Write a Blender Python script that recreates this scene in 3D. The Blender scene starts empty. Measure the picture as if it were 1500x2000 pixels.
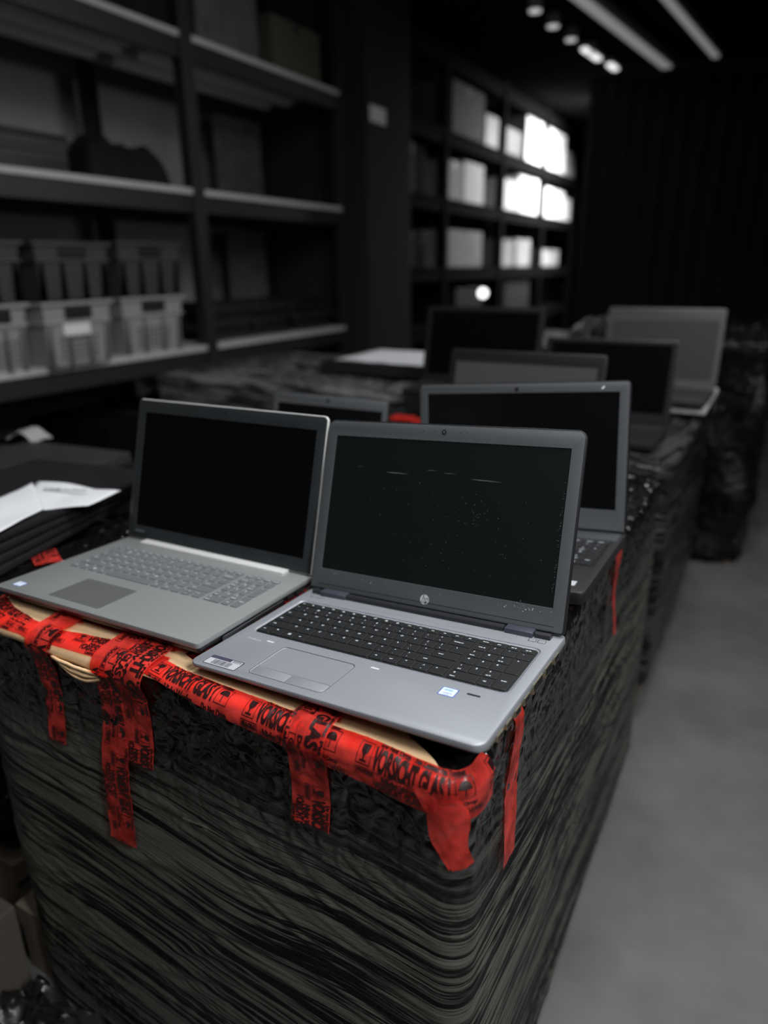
import bpy, bmesh, math, random
from mathutils import Vector, Matrix, noise
from mathutils.geometry import tessellate_polygon
random.seed(7)
PI = math.pi
S = bpy.context.scene
C = S.collection

# ------------------------------------------------------------------ camera, world, light
CAM_H = 1.22
psi, th, ro = 0.50626, 0.33390, -0.01236
fw = Vector((-math.sin(psi)*math.cos(th), math.cos(psi)*math.cos(th), -math.sin(th)))
r0 = Vector((math.cos(psi), math.sin(psi), 0)); u0 = r0.cross(fw)
rr = r0*math.cos(ro)+u0*math.sin(ro); uu = -r0*math.sin(ro)+u0*math.cos(ro)
cd = bpy.data.cameras.new('camera'); cam = bpy.data.objects.new('camera', cd); C.objects.link(cam)
cam.matrix_world = Matrix(((rr.x, uu.x, -fw.x, 0), (rr.y, uu.y, -fw.y, 0), (rr.z, uu.z, -fw.z, CAM_H), (0, 0, 0, 1)))
cd.sensor_fit = 'HORIZONTAL'; cd.sensor_width = 36.0; cd.lens = 1372.1/1500*36
cd.clip_start = .05; cd.clip_end = 60
cd.dof.use_dof = True; cd.dof.focus_distance = 0.82; cd.dof.aperture_fstop = 2.7
S.camera = cam
w = bpy.data.worlds.new('world'); S.world = w; w.use_nodes = True
w.node_tree.nodes['Background'].inputs[0].default_value = (.9, .95, 1, 1)
w.node_tree.nodes['Background'].inputs[1].default_value = 0.012
S.view_settings.view_transform = 'Standard'; S.view_settings.look = 'None'
S.view_settings.gamma = 1; S.view_settings.use_curve_mapping = False
S.view_settings.exposure = 0.0

def area(name, loc, target, sx, sy, power, col=(1, 1, 1)):
    l = bpy.data.lights.new(name, 'AREA'); l.shape = 'RECTANGLE'; l.size = sx; l.size_y = sy
    l.energy = power; l.color = col
    o = bpy.data.objects.new(name, l); C.objects.link(o); o.location = loc
    d = Vector(target)-Vector(loc); o.rotation_euler = d.to_track_quat('-Z', 'Y').to_euler()
    return o
def spot(name, loc, target, power, angle, blend=.6, rad=.05, col=(1, 1, 1)):
    l = bpy.data.lights.new(name, 'SPOT'); l.energy = power; l.spot_size = math.radians(angle)
    l.spot_blend = blend; l.shadow_soft_size = rad; l.color = col
    o = bpy.data.objects.new(name, l); C.objects.link(o); o.location = loc
    d = Vector(target)-Vector(loc); o.rotation_euler = d.to_track_quat('-Z', 'Y').to_euler()
    return o
area('tube_lamp_light', (-.15, 1.15, 2.85), (-.4, .75, .8), .18, 1.2, 46, (.97, .98, 1))
area('aisle_lamp_light', (1.35, -.1, 2.5), (-.2, .8, .5), .14, .8, 16, (.97, .98, 1)).data.spread = math.radians(95)
for q, (lx_, ly_, lz_) in enumerate(((.25, -.9, 2.7), (-.40, -.45, 2.85))):
    area('glint_fill_light', (lx_, ly_, lz_), (-.3, .6, .6), .11, .45, 5.0, (.98, .98, 1))  # added fill lights for glints on the crinkled film, no real fixtures
area('aisle_far_lamp_light', (.8, 2.3, 2.85), (.75, 2.1, 0), .18, 1.6, 16)
area('rack_fill_light', (-.9, 3.1, 2.0), (-3.2, 3.0, 1.4), .15, 1.8, 6.5)  # added fill, hung in the air to brighten shelf edges and wall
area('hall_lamp_light', (-1.4, 6.5, 2.85), (-1.6, 6.5, 0), .2, 1.6, 2.0)
area('hidden_bay_fill_light', (-1.9, 9.2, 2.75), (-3.0, 8.9, 2.0), .4, 2.0, 125).data.spread = math.radians(140)  # added fill, hidden behind the curtain to blow out the white boxes

# ------------------------------------------------------------------ materials
def nt(name):
    m = bpy.data.materials.new(name); m.use_nodes = True
    n = m.node_tree.nodes; b = n['Principled BSDF']
    return m, m.node_tree, n, b
def mat(name, col, rough=.5, metal=0, spec=.5, bump=0, bscale=200, var=0, vscale=8, coat=0):
    m, t, n, b = nt(name)
    if len(col) == 3: col = (*col, 1)
    b.inputs['Base Color'].default_value = col
    b.inputs['Roughness'].default_value = rough; b.inputs['Metallic'].default_value = metal
    b.inputs['Specular IOR Level'].default_value = spec
    b.inputs['Coat Weight'].default_value = coat
    tc = n.new('ShaderNodeTexCoord')
    if var:
        nz = n.new('ShaderNodeTexNoise'); nz.inputs['Scale'].default_value = vscale; nz.inputs['Detail'].default_value = 6
        t.links.new(tc.outputs['Object'], nz.inputs['Vector'])
        mx = n.new('ShaderNodeMix'); mx.data_type = 'RGBA'
        mx.inputs[6].default_value = tuple(c*(1-var) for c in col[:3])+(1,)
        mx.inputs[7].default_value = tuple(min(1, c*(1+var)) for c in col[:3])+(1,)
        t.links.new(nz.outputs['Fac'], mx.inputs[0]); t.links.new(mx.outputs[2], b.inputs['Base Color'])
    if bump:
        nb = n.new('ShaderNodeTexNoise'); nb.inputs['Scale'].default_value = bscale; nb.inputs['Detail'].default_value = 3
        t.links.new(tc.outputs['Object'], nb.inputs['Vector'])
        bp = n.new('ShaderNodeBump'); bp.inputs['Strength'].default_value = bump; bp.inputs['Distance'].default_value = .001
        t.links.new(nb.outputs['Fac'], bp.inputs['Height']); t.links.new(bp.outputs[0], b.inputs['Normal'])
    return m
def emis(name, col, s):
    m, t, n, b = nt(name)
    b.inputs['Base Color'].default_value = (.8, .8, .8, 1)
    b.inputs['Emission Color'].default_value = (*col, 1); b.inputs['Emission Strength'].default_value = s
    return m

def wrap_mat(name, olive=(.085, .09, .072), black=(.004, .004, .004), fine=1.0, slope=.12, rough=.3, thr=.5, crumple_top=None, rng=.038, wav=.10, loose=.25, band=.55):
    """stretch film: pleats running along the wrapping direction (uv: u round the load, v height)"""
    m, t, n, b = nt(name); L = t.links.new
    uv = n.new('ShaderNodeUVMap'); uv.uv_map = 'wrap'
    sep = n.new('ShaderNodeSeparateXYZ'); L(uv.outputs[0], sep.inputs[0])
    # slow waviness of the pleats
    wn = n.new('ShaderNodeTexNoise'); wn.inputs['Scale'].default_value = 1.7; wn.inputs['Detail'].default_value = 1.5
    L(uv.outputs[0], wn.inputs['Vector'])
    ma = n.new('ShaderNodeMath'); ma.operation = 'MULTIPLY_ADD'; ma.inputs[1].default_value = wav; L(wn.outputs['Fac'], ma.inputs[0]); L(sep.outputs['Y'], ma.inputs[2])
    sl = n.new('ShaderNodeMath'); sl.operation = 'MULTIPLY_ADD'; sl.inputs[1].default_value = slope; L(sep.outputs['X'], sl.inputs[0]); L(ma.outputs[0], sl.inputs[2])
    def streak(sx, sy, detail):
        cb = n.new('ShaderNodeCombineXYZ')
        a = n.new('ShaderNodeMath'); a.operation = 'MULTIPLY'; a.inputs[1].default_value = sx; L(sep.outputs['X'], a.inputs[0])
        c = n.new('ShaderNodeMath'); c.operation = 'MULTIPLY'; c.inputs[1].default_value = sy; L(sl.outputs[0], c.inputs[0])
        L(a.outputs[0], cb.inputs[0]); L(c.outputs[0], cb.inputs[1])
        z = n.new('ShaderNodeTexNoise'); z.inputs['Scale'].default_value = 1; z.inputs['Detail'].default_value = detail; z.inputs['Roughness'].default_value = .6
        L(cb.outputs[0], z.inputs['Vector']); return z
    s1 = streak(3.2, 85*fine, 6); s2 = streak(9, 330*fine, 3)
    ad = n.new('ShaderNodeMath'); ad.operation = 'MULTIPLY_ADD'; ad.inputs[1].default_value = .35; L(s2.outputs['Fac'], ad.inputs[0]); L(s1.outputs['Fac'], ad.inputs[2])
    s3 = streak(1.1, 17*fine, 2)
    bd = n.new('ShaderNodeMath'); bd.operation = 'MULTIPLY_ADD'; bd.inputs[1].default_value = band; L(s3.outputs['Fac'], bd.inputs[0]); L(ad.outputs[0], bd.inputs[2])
    b3 = n.new('ShaderNodeMath'); b3.operation = 'SUBTRACT'; b3.inputs[1].default_value = band*.5; L(bd.outputs[0], b3.inputs[0])
    rp = n.new('ShaderNodeMapRange'); rp.inputs[1].default_value = thr+.17-rng; rp.inputs[2].default_value = thr+.17+rng; L(b3.outputs[0], rp.inputs[0])
    mx = n.new('ShaderNodeMix'); mx.data_type = 'RGBA'; mx.inputs[6].default_value = (*black, 1); mx.inputs[7].default_value = (*olive, 1)
    fac = rp.outputs[0]
    if crumple_top is not None:   # the last turns near the top are several layers of film, black all over
        mr = n.new('ShaderNodeMapRange'); mr.inputs[1].default_value = crumple_top[1]; mr.inputs[2].default_value = crumple_top[0]
        wob = n.new('ShaderNodeTexNoise'); wob.inputs['Scale'].default_value = 6; L(uv.outputs[0], wob.inputs['Vector'])
        wa = n.new('ShaderNodeMath'); wa.operation = 'MULTIPLY_ADD'; wa.inputs[1].default_value = .16; L(wob.outputs['Fac'], wa.inputs[0]); L(sep.outputs['Y'], wa.inputs[2])
        L(wa.outputs[0], mr.inputs[0])
        mu = n.new('ShaderNodeMath'); mu.operation = 'MULTIPLY'; L(rp.outputs[0], mu.inputs[0]); L(mr.outputs[0], mu.inputs[1]); fac = mu.outputs[0]
    L(fac, mx.inputs[0]); L(mx.outputs[2], b.inputs['Base Color'])
    b.inputs['Roughness'].default_value = rough; b.inputs['Specular IOR Level'].default_value = .2
    bp = n.new('ShaderNodeBump'); bp.inputs['Strength'].default_value = .8; bp.inputs['Distance'].default_value = .004
    L(ad.outputs[0], bp.inputs['Height'])
    # loose crinkled film: sharp little facets, glossier than the stretched part
    tc = n.new('ShaderNodeTexCoord')
    c1 = n.new('ShaderNodeTexNoise'); c1.inputs['Scale'].default_value = 32*fine; c1.inputs['Detail'].default_value = .6; c1.inputs['Distortion'].default_value = .8; L(tc.outputs['Object'], c1.inputs['Vector'])
    b2 = n.new('ShaderNodeBump'); b2.inputs['Distance'].default_value = .02; L(c1.outputs['Fac'], b2.inputs['Height']); L(bp.outputs[0], b2.inputs['Normal'])
    if crumple_top is not None:
        bs = n.new('ShaderNodeMath'); bs.operation = 'MULTIPLY'; bs.inputs[1].default_value = .8; L(mr.outputs[0], bs.inputs[0]); L(bs.outputs[0], bp.inputs['Strength'])
        iv = n.new('ShaderNodeMath'); iv.operation = 'SUBTRACT'; iv.inputs[0].default_value = 1; L(mr.outputs[0], iv.inputs[1])
        ru = n.new('ShaderNodeMapRange'); ru.inputs[3].default_value = rough; ru.inputs[4].default_value = .05; rs = n.new('ShaderNodeMapRange'); rs.inputs[3].default_value = .12; rs.inputs[4].default_value = .7; L(iv.outputs[0], rs.inputs[0]); L(rs.outputs[0], b.inputs['Specular IOR Level']); L(iv.outputs[0], ru.inputs[0]); L(ru.outputs[0], b.inputs['Roughness'])
        sm = n.new('ShaderNodeMath'); sm.operation = 'MULTIPLY'; sm.inputs[1].default_value = .85; L(iv.outputs[0], sm.inputs[0]); L(sm.outputs[0], b2.inputs['Strength'])
    else: b2.inputs['Strength'].default_value = loose
    L(b2.outputs[0], b.inputs['Normal'])
    return m

M = {}
M['hp_silver'] = mat('painted_silver_grey', (.285, .30, .325), .42, .35, bump=.05, bscale=900, var=.04, vscale=14)
M['hp_bottom'] = mat('dark_cream_plastic', (.16, .15, .125), .5)
M['hp_bezel'] = mat('soft_black_bezel', (.062, .068, .072), .42, bump=.06, bscale=700, var=.12, vscale=10)
M['edge_black'] = mat('edge_black', (.012, .012, .013), .35)
M['key_black'] = mat('black_key_plastic', (.0135, .0145, .0155), .42, bump=.05, bscale=900)
M['tray_black'] = mat('black_keyboard_tray', (.003, .003, .003), .6)
M['legend'] = mat('pale_print', (.55, .57, .6), .6)
M['legend_dim'] = mat('grey_print', (.16, .17, .18), .6)
M['hinge_black'] = mat('hinge_black', (.02, .021, .024), .3)
M['hinge_blue'] = mat('hinge_blue_grey', (.06, .065, .085), .35, .3)
M['grille'] = mat('speaker_grille_metal', (.3, .31, .34), .45, .4)
M['chrome'] = mat('bright_trim', (.7, .72, .76), .18, .9)
M['le_silver'] = mat('warm_silver_plastic', (.24, .25, .245), .42, .3, bump=.04, bscale=900, var=.03)
M['le_pad'] = mat('touchpad_grey', (.115, .117, .118), .35, .2)
M['le_key'] = mat('grey_key_plastic', (.115, .122, .13), .45)
M['le_bar'] = mat('hinge_silver_bar', (.62, .63, .60), .4, .15)
M['le_gloss'] = mat('glossy_black_bezel', (.022, .025, .027), .22, var=.3, vscale=20)
M['port'] = mat('port_hole_black', (.004, .004, .004), .6)
M['port_metal'] = mat('port_metal', (.32, .28, .18), .35, .6)
M['sticker_white'] = mat('sticker_white', (.62, .68, .78), .4)
M['sticker_blue'] = mat('sticker_blue', (.05, .13, .42), .4)
M['label_purple'] = mat('label_purple', (.035, .028, .06), .4)
M['label_silver'] = mat('label_silver', (.42, .44, .47), .35)
M['ink'] = mat('black_ink', (.01, .008, .008), .5)
M['logo_silver'] = mat('logo_silver', (.62, .64, .67), .3, .3)
M['dark_deck'] = mat('dark_deck', (.042, .047, .053), .45, bump=.05)
M['dark_base'] = mat('dark_base', (.011, .011, .012), .5)
M['grey_bezel'] = mat('grey_bezel', (.075, .08, .084), .5)
M['black_bezel'] = mat('worn_black_bezel', (.009, .009, .010), .6, spec=.15)
M['light_grey_lid'] = mat('light_grey_plastic', (.06, .06, .06), .5)

def screen_mat(name, col, rough, scratch=True, spec=.4):
    m, t, n, b = nt(name); L = t.links.new
    tc = n.new('ShaderNodeTexCoord')
    b.inputs['Roughness'].default_value = rough; b.inputs['Specular IOR Level'].default_value = spec
    if not scratch:
        b.inputs['Base Color'].default_value = (*col, 1); return m
    mp = n.new('ShaderNodeMapping'); mp.inputs['Scale'].default_value = (25, 1, 160); L(tc.outputs['Object'], mp.inputs['Vector'])
    nz = n.new('ShaderNodeTexNoise'); nz.inputs['Scale'].default_value = 1.0; nz.inputs['Detail'].default_value = 1; L(mp.outputs[0], nz.inputs['Vector'])
    vo = n.new('ShaderNodeTexVoronoi'); vo.inputs['Scale'].default_value = 55; L(tc.outputs['Object'], vo.inputs['Vector'])
    rv = n.new('ShaderNodeMapRange'); rv.inputs[1].default_value = .035; rv.inputs[2].default_value = .0; L(vo.outputs['Distance'], rv.inputs[0])
    n2 = n.new('ShaderNodeTexNoise'); n2.inputs['Scale'].default_value = 18; n2.inputs['Detail'].default_value = 2; L(tc.outputs['Object'], n2.inputs['Vector'])
    r2 = n.new('ShaderNodeMapRange'); r2.inputs[1].default_value = .52; r2.inputs[2].default_value = .7; L(n2.outputs['Fac'], r2.inputs[0])
    mu = n.new('ShaderNodeMath'); mu.operation = 'MULTIPLY'; L(rv.outputs[0], mu.inputs[0]); L(r2.outputs[0], mu.inputs[1])
    mx = n.new('ShaderNodeMix'); mx.data_type = 'RGBA'; mx.inputs[6].default_value = (*col, 1); mx.inputs[7].default_value = (.22, .25, .25, 1)
    L(mu.outputs[0], mx.inputs[0]); L(mx.outputs[2], b.inputs['Base Color'])
    return m
M['screen'] = screen_mat('matte_screen', (.0055, .0068, .0066), .36, spec=.3)
M['screen_gloss'] = screen_mat('glossy_screen', (.0025, .0025, .003), .18, True, .25)
M['screen_black'] = screen_mat('unlit_black_screen', (.002, .002, .002), .25, False, .08)
M['screen_dark'] = screen_mat('plain_dark_screen', (.003, .0033, .0038), .3, False, .3)
M['screen_reflection'] = mat('painted_reflection_screen', (.05, .05, .05), .3)  # grey base colour stands in for light reflected on the dark screen
M['scratch'] = mat('scratch_mark', (.085, .11, .11), .5)

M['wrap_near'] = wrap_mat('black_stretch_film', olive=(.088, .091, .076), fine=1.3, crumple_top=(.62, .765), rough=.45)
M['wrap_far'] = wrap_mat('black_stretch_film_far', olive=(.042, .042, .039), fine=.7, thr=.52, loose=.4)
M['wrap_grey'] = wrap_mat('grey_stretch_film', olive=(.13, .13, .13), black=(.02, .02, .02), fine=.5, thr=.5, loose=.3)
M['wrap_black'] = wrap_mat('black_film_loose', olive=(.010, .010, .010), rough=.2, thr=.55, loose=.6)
M['card'] = mat('kraft_cardboard', (.80, .54, .30), .75, bump=.15, bscale=300, var=.12, vscale=30)
M['card_dull'] = mat('grey_brown_cardboard', (.075, .065, .05), .8, var=.2)
M['wood'] = mat('raw_pallet_wood', (.12, .095, .07), .8, var=.3, vscale=12)
M['paper'] = mat('white_paper', (.58, .59, .61), .7)
M['paper_yel'] = mat('old_paper', (.45, .46, .42), .7)
M['black_fabric'] = mat('black_fabric', (.009, .009, .010), .75, spec=.15, bump=.4, bscale=60)
M['black_plastic'] = mat('black_plastic', (.011, .011, .012), .38, var=.3)
M['dark_plastic2'] = mat('charcoal_plastic', (.022, .022, .023), .5, var=.3)

def tape_mat():
    m, t, n, b = nt('red_translucent_tape'); L = t.links.new
    b.inputs['Base Color'].default_value = (.86, .066, .050, 1); b.inputs['Roughness'].default_value = .16
    tc = n.new('ShaderNodeTexCoord'); nz = n.new('ShaderNodeTexNoise'); nz.inputs['Scale'].default_value = 38; nz.inputs['Detail'].default_value = 5
    L(tc.outputs['Object'], nz.inputs['Vector'])
    bp = n.new('ShaderNodeBump'); bp.inputs['Strength'].default_value = .55; bp.inputs['Distance'].default_value = .004
    L(nz.outputs['Fac'], bp.inputs['Height']); L(bp.outputs[0], b.inputs['Normal'])
    tr = n.new('ShaderNodeBsdfTransparent'); tr.inputs[0].default_value = (1, .15, .08, 1)
    mr = n.new('ShaderNodeMapRange'); mr.inputs[1].default_value = .35; mr.inputs[2].default_value = .7
    mr.inputs[3].default_value = .38; mr.inputs[4].default_value = .78
    L(nz.outputs['Fac'], mr.inputs[0])
    mx = n.new('ShaderNodeMixShader'); L(mr.outputs[0], mx.inputs[0]); L(b.outputs[0], mx.inputs[1]); L(tr.outputs[0], mx.inputs[2])
    L(mx.outputs[0], n['Material Output'].inputs[0]); return m
M['tape'] = tape_mat()
M['tape_ink'] = mat('tape_black_print', (.02, .004, .004), .4)

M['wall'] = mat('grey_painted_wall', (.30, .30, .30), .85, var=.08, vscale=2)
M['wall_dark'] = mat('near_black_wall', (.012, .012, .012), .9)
M['ceil'] = mat('dark_ceiling', (.012, .012, .012), .9, spec=0, var=.2, vscale=1)
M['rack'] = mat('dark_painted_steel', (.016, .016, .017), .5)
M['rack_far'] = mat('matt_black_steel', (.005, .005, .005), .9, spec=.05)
M['shelf'] = mat('grey_shelf_board', (.46, .46, .46), .55, var=.1, vscale=6)
M['curtain'] = mat('black_curtain', (.022, .022, .022), .9)
M['crate'] = mat('light_grey_crate_plastic', (.29, .29, .29), .5)
M['crate_dark'] = mat('dark_grey_crate_plastic', (.05, .05, .05), .5)
M['label_w'] = mat('white_label', (.75, .75, .75), .6)
M['beam'] = mat('pale_ceiling_duct', (.33, .33, .33), .5)
M['lamp_on'] = emis('lamp_glow', (1, 1, 1), 1.1)
M['lamp_soft'] = emis('lamp_soft_glow', (1, 1, 1), .16)
M['bulb'] = emis('bulb_glow', (1, 1, 1), 2.2)
M['pane'] = emis('daylight_pane', (.97, .98, 1), 1.15)
M['print_dark'] = mat('mottled_print', (.08, .08, .08), .8, var=.7, vscale=14)
def floor_mat():
    m, t, n, b = nt('polished_concrete'); L = t.links.new
    tc = n.new('ShaderNodeTexCoord'); a = n.new('ShaderNodeTexNoise'); a.inputs['Scale'].default_value = 2.2; a.inputs['Detail'].default_value = 8; a.inputs['Roughness'].default_value = .65
    L(tc.outputs['Object'], a.inputs['Vector'])
    r = n.new('ShaderNodeValToRGB'); r.color_ramp.elements[0].position = .3; r.color_ramp.elements[0].color = (.075, .075, .074, 1)
    r.color_ramp.elements[1].position = .75; r.color_ramp.elements[1].color = (.145, .145, .142, 1)
    L(a.outputs['Fac'], r.inputs[0]); L(r.outputs[0], b.inputs['Base Color']); b.inputs['Roughness'].default_value = .45
    return m
M['floor'] = floor_mat()

# ------------------------------------------------------------------ helpers
def T(*a): return Matrix.Translation(Vector(a))
def obj(name, me, m, parent=None, loc=None):
    """me: Mesh or bmesh; m: material or list"""
    if isinstance(me, bmesh.types.BMesh):
        b = me; me = bpy.data.meshes.new(name); b.normal_update(); b.to_mesh(me); b.free()
    if not isinstance(m, (list, tuple)): m = [m]
    if not me.materials:
        for x in m: me.materials.append(x)
    o = bpy.data.objects.new(name, me); C.objects.link(o)
    if parent: o.parent = parent
    if loc: o.location = loc
    return o
def tag(o, label, cat, group=None, kind=None):
    o['label'] = label; o['category'] = cat
    if group: o['group'] = group
    if kind: o['kind'] = kind
    return o
def thing(name, label, cat, loc=(0, 0, 0), rotz=0, group=None):
    o = bpy.data.objects.new(name, None); C.objects.link(o); o.empty_display_size = .1
    o.location = loc; o.rotation_euler = (0, 0, rotz)
    return tag(o, label, cat, group)
def struct(name, me, m):
    o = obj(name, me, m); o['kind'] = 'structure'; return o
def smooth(o, ang=35):
    me = o.data
    for p in me.polygons: p.use_smooth = True
    bm = bmesh.new(); bm.from_mesh(me)
    for e in bm.edges:
        if len(e.link_faces) == 2 and e.calc_face_angle(0) > math.radians(ang): e.smooth = False
    bm.to_mesh(me); bm.free()
def box(bm, x0, x1, y0, y1, z0, z1, mi=0, bev=0, mtx=None):
    vs = [bm.verts.new((x, y, z)) for z in (z0, z1) for y in (y0, y1) for x in (x0, x1)]
    fs = [bm.faces.new([vs[i] for i in q]) for q in ((0, 2, 3, 1), (4, 5, 7, 6), (0, 1, 5, 4), (2, 6, 7, 3), (0, 4, 6, 2), (1, 3, 7, 5))]
    for f in fs: f.material_index = mi
    if mtx is not None:
        for v in vs: v.co = mtx @ v.co
    if bev:
        es = list({e for f in fs for e in f.edges})
        r = bmesh.ops.bevel(bm, geom=es, offset=bev, segments=2, affect='EDGES', profile=.6)
        for f in r['faces']: f.material_index = mi
    return vs
def bx(name, x0, x1, y0, y1, z0, z1, m, parent=None, bev=0):
    bm = bmesh.new(); box(bm, x0, x1, y0, y1, z0, z1, 0, bev); o = obj(name, bm, m, parent)
    return o
def tube(bm, a, b, r, n=12, mi=0, r2=None):
    a = Vector(a); b = Vector(b); d = (b-a).normalized()
    q = d.to_track_quat('Z', 'Y'); r2 = r if r2 is None else r2
    A = [bm.verts.new(a+q @ Vector((r*math.cos(t*2*PI/n), r*math.sin(t*2*PI/n), 0))) for t in range(n)]
    B = [bm.verts.new(b+q @ Vector((r2*math.cos(t*2*PI/n), r2*math.sin(t*2*PI/n), 0))) for t in range(n)]
    for i in range(n): bm.faces.new((A[i], A[(i+1) % n], B[(i+1) % n], B[i])).material_index = mi
    bm.faces.new(A[::-1]).material_index = mi; bm.faces.new(B).material_index = mi
def rrect(x0, x1, y0, y1, r, n=6):
    """ccw outline with per-corner radii (x0y0, x1y0, x1y1, x0y1)"""
    if not isinstance(r, (list, tuple)): r = [r]*4
    out = []
    for k, (cx, cy, a0) in enumerate(((x0, y0, PI), (x1, y0, 1.5*PI), (x1, y1, 0), (x0, y1, .5*PI))):
        q = max(r[k], 1e-5); cx += q if k in (0, 3) else -q; cy += q if k in (0, 1) else -q
        for i in range(n+1):
            a = a0+i*.5*PI/n; out.append((cx+q*math.cos(a), cy+q*math.sin(a)))
    return out
def inset(r4, d):
    return [max(q-d, .0002) for q in r4]
def fill(bm, outer, holes, mi=0, flip=False):
    """outer/holes: lists of BMVerts"""
    loops = [outer]+holes; allv = [v for l in loops for v in l]
    tris = tessellate_polygon([[v.co.copy() for v in l] for l in loops])
    for t in tris:
        t = [allv[i] for i in t]
        if flip: t = t[::-1]
        try: bm.faces.new(t).material_index = mi
        except ValueError: pass
def loft(bm, loops, mi=0):
    for a, b in zip(loops, loops[1:]):
        n = len(a)
        for i in range(n):
            bm.faces.new((a[i], a[(i+1) % n], b[(i+1) % n], b[i])).material_index = mi
def loop(bm, pts, z): return [bm.verts.new((x, y, z)) for x, y in pts]
def slab(bm, x0, x1, y0, y1, r, z0, z1, bev_t=.001, bev_b=.001, holes=(), mi=0, n=6):
    """rounded slab; holes = [(x0,x1,y0,y1,r,depth,slope)] pockets sunk in the top"""
    if not isinstance(r, (list, tuple)): r = [r]*4
    P = lambda d, z: loop(bm, rrect(x0+d, x1-d, y0+d, y1-d, inset(r, d), n), z)
    L = [P(bev_b, z0), P(bev_b*.3, z0+bev_b*.3), P(0, z0+bev_b), P(0, z1-bev_t), P(bev_t*.3, z1-bev_t*.3), P(bev_t, z1)]
    loft(bm, L, mi); bm.faces.new(L[0][::-1]).material_index = mi
    hs = []
    for (a, b, c, d, q, dep, sl) in holes:
        q4 = [q]*4
        h0 = loop(bm, rrect(a, b, c, d, q4, n), z1)
        h1 = loop(bm, rrect(a+sl*.15, b-sl*.15, c+sl*.15, d-sl*.15, inset(q4, sl*.15), n), z1-dep*.3)
        h2 = loop(bm, rrect(a+sl, b-sl, c+sl, d-sl, inset(q4, sl), n), z1-dep)
        loft(bm, [h0, h1, h2], mi)
        bm.faces.new(h2).material_index = mi
        hs.append(h0)
    fill(bm, L[-1], hs, mi)
    bmesh.ops.recalc_face_normals(bm, faces=bm.faces[:])
_tc = {}
def text_mesh(s, size, sx=1, bold=0, shear=0):
    """list of (verts, tris) for the string, centred, on xy plane"""
    k = (s, size, sx, bold, shear)
    if k in _tc: return _tc[k]
    cu = bpy.data.curves.new('glyphs', 'FONT'); cu.body = s; cu.size = size; cu.align_x = 'CENTER'; cu.align_y = 'CENTER'
    cu.offset = bold; cu.shear = shear; cu.resolution_u = 3
    o = bpy.data.objects.new('glyphs', cu); C.objects.link(o)
    bpy.context.view_layer.update()
    me = o.evaluated_get(bpy.context.evaluated_depsgraph_get()).to_mesh()
    V = [(v.co.x*sx, v.co.y) for v in me.vertices]; F = [tuple(p.vertices) for p in me.polygons]
    bpy.data.objects.remove(o); bpy.data.curves.remove(cu)
    _tc[k] = (V, F); return V, F
def put_text(bm, s, size, mtx, mi=0, sx=1, bold=0, shear=0):
    V, F = text_mesh(s, size, sx, bold, shear)
    vs = [bm.verts.new(mtx @ Vector((x, y, 0))) for x, y in V]
    for f in F:
        try: bm.faces.new([vs[i] for i in f]).material_index = mi
        except ValueError: pass

# ------------------------------------------------------------------ the room
def flat(name, x0, x1, y0, y1, z0, z1, m): return struct(name, (lambda b: (box(b, x0, x1, y0, y1, z0, z1), b)[1])(bmesh.new()), m)
flat('floor', -3.75, 2.6, -1.6, 15.2, -.1, 0, M['floor'])
flat('ceiling', -3.75, 2.6, -1.6, 15.2, 3.0, 3.1, M['ceil'])
flat('wall_right', 2.5, 2.6, -1.6, 15.2, 0, 3.0, M['wall_dark'])
flat('wall_back', -3.75, 2.5, 15.1, 15.2, 0, 3.0, M['wall_dark'])
flat('wall_front', -3.75, 2.5, -1.6, -1.5, 0, 3.0, M['wall_dark'])
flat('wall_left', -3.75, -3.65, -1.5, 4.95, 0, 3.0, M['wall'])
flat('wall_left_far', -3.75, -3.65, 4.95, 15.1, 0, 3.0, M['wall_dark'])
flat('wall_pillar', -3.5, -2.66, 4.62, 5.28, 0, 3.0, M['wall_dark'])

# ceiling ducts and lamps
def duct(x0, y0, x1, y1, wd, h, zt, m, name, label, cat, group=None):
    o = thing(name, label, cat, ((x0+x1)/2, (y0+y1)/2, zt-h), math.atan2(y1-y0, x1-x0), group)
    L = math.hypot(x1-x0, y1-y0); b = bmesh.new()
    box(b, -L/2, L/2, -wd/2, wd/2, .02, h, 0, .012); obj('housing', b, M['beam'], o)
    bx('diffuser', -L/2+.03, L/2-.03, -wd/2+.02, wd/2-.02, 0, .02, m, o)
    return o
duct(-1.60, 4.9, -1.27, 7.75, .12, .09, 3.0, M['lamp_soft'], 'ceiling_lamp', 'long pale ceiling lamp, longest bright strip right of the row of dots', 'ceiling lamp')
duct(-1.12, 5.0, -.86, 7.7, .09, .07, 3.0, M['lamp_soft'], 'ceiling_lamp', 'long pale ceiling lamp, dimmer strip above the black curtain', 'ceiling lamp')
duct(-.30, 5.4, -.12, 7.0, .3, .12, 3.0, M['lamp_soft'], 'ceiling_lamp', 'wide pale ceiling lamp in the top right corner', 'ceiling lamp')
for i, (x, y, lab) in enumerate(((-1.859, 5.64, 'nearest of the row'), (-1.845, 6.04, 'second nearest of the row'), (-1.815, 6.44, 'third nearest of the row'),
                            (-1.766, 6.9, 'fourth nearest, beside the short strip lamp'))):
    b = bmesh.new(); tube(b, (x, y, 2.925), (x, y, 3.0), .05, 14)
    o = tag(obj('ceiling_spotlight', b, M['beam']), 'small round ceiling spotlight, '+lab, 'spotlight', 'round spotlights in a row on the ceiling')
    b = bmesh.new(); tube(b, (x, y, 2.915), (x, y, 2.925), .042, 14); obj('diffuser', b, emis('spot_glow', (1, 1, 1), .45), o)
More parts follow.
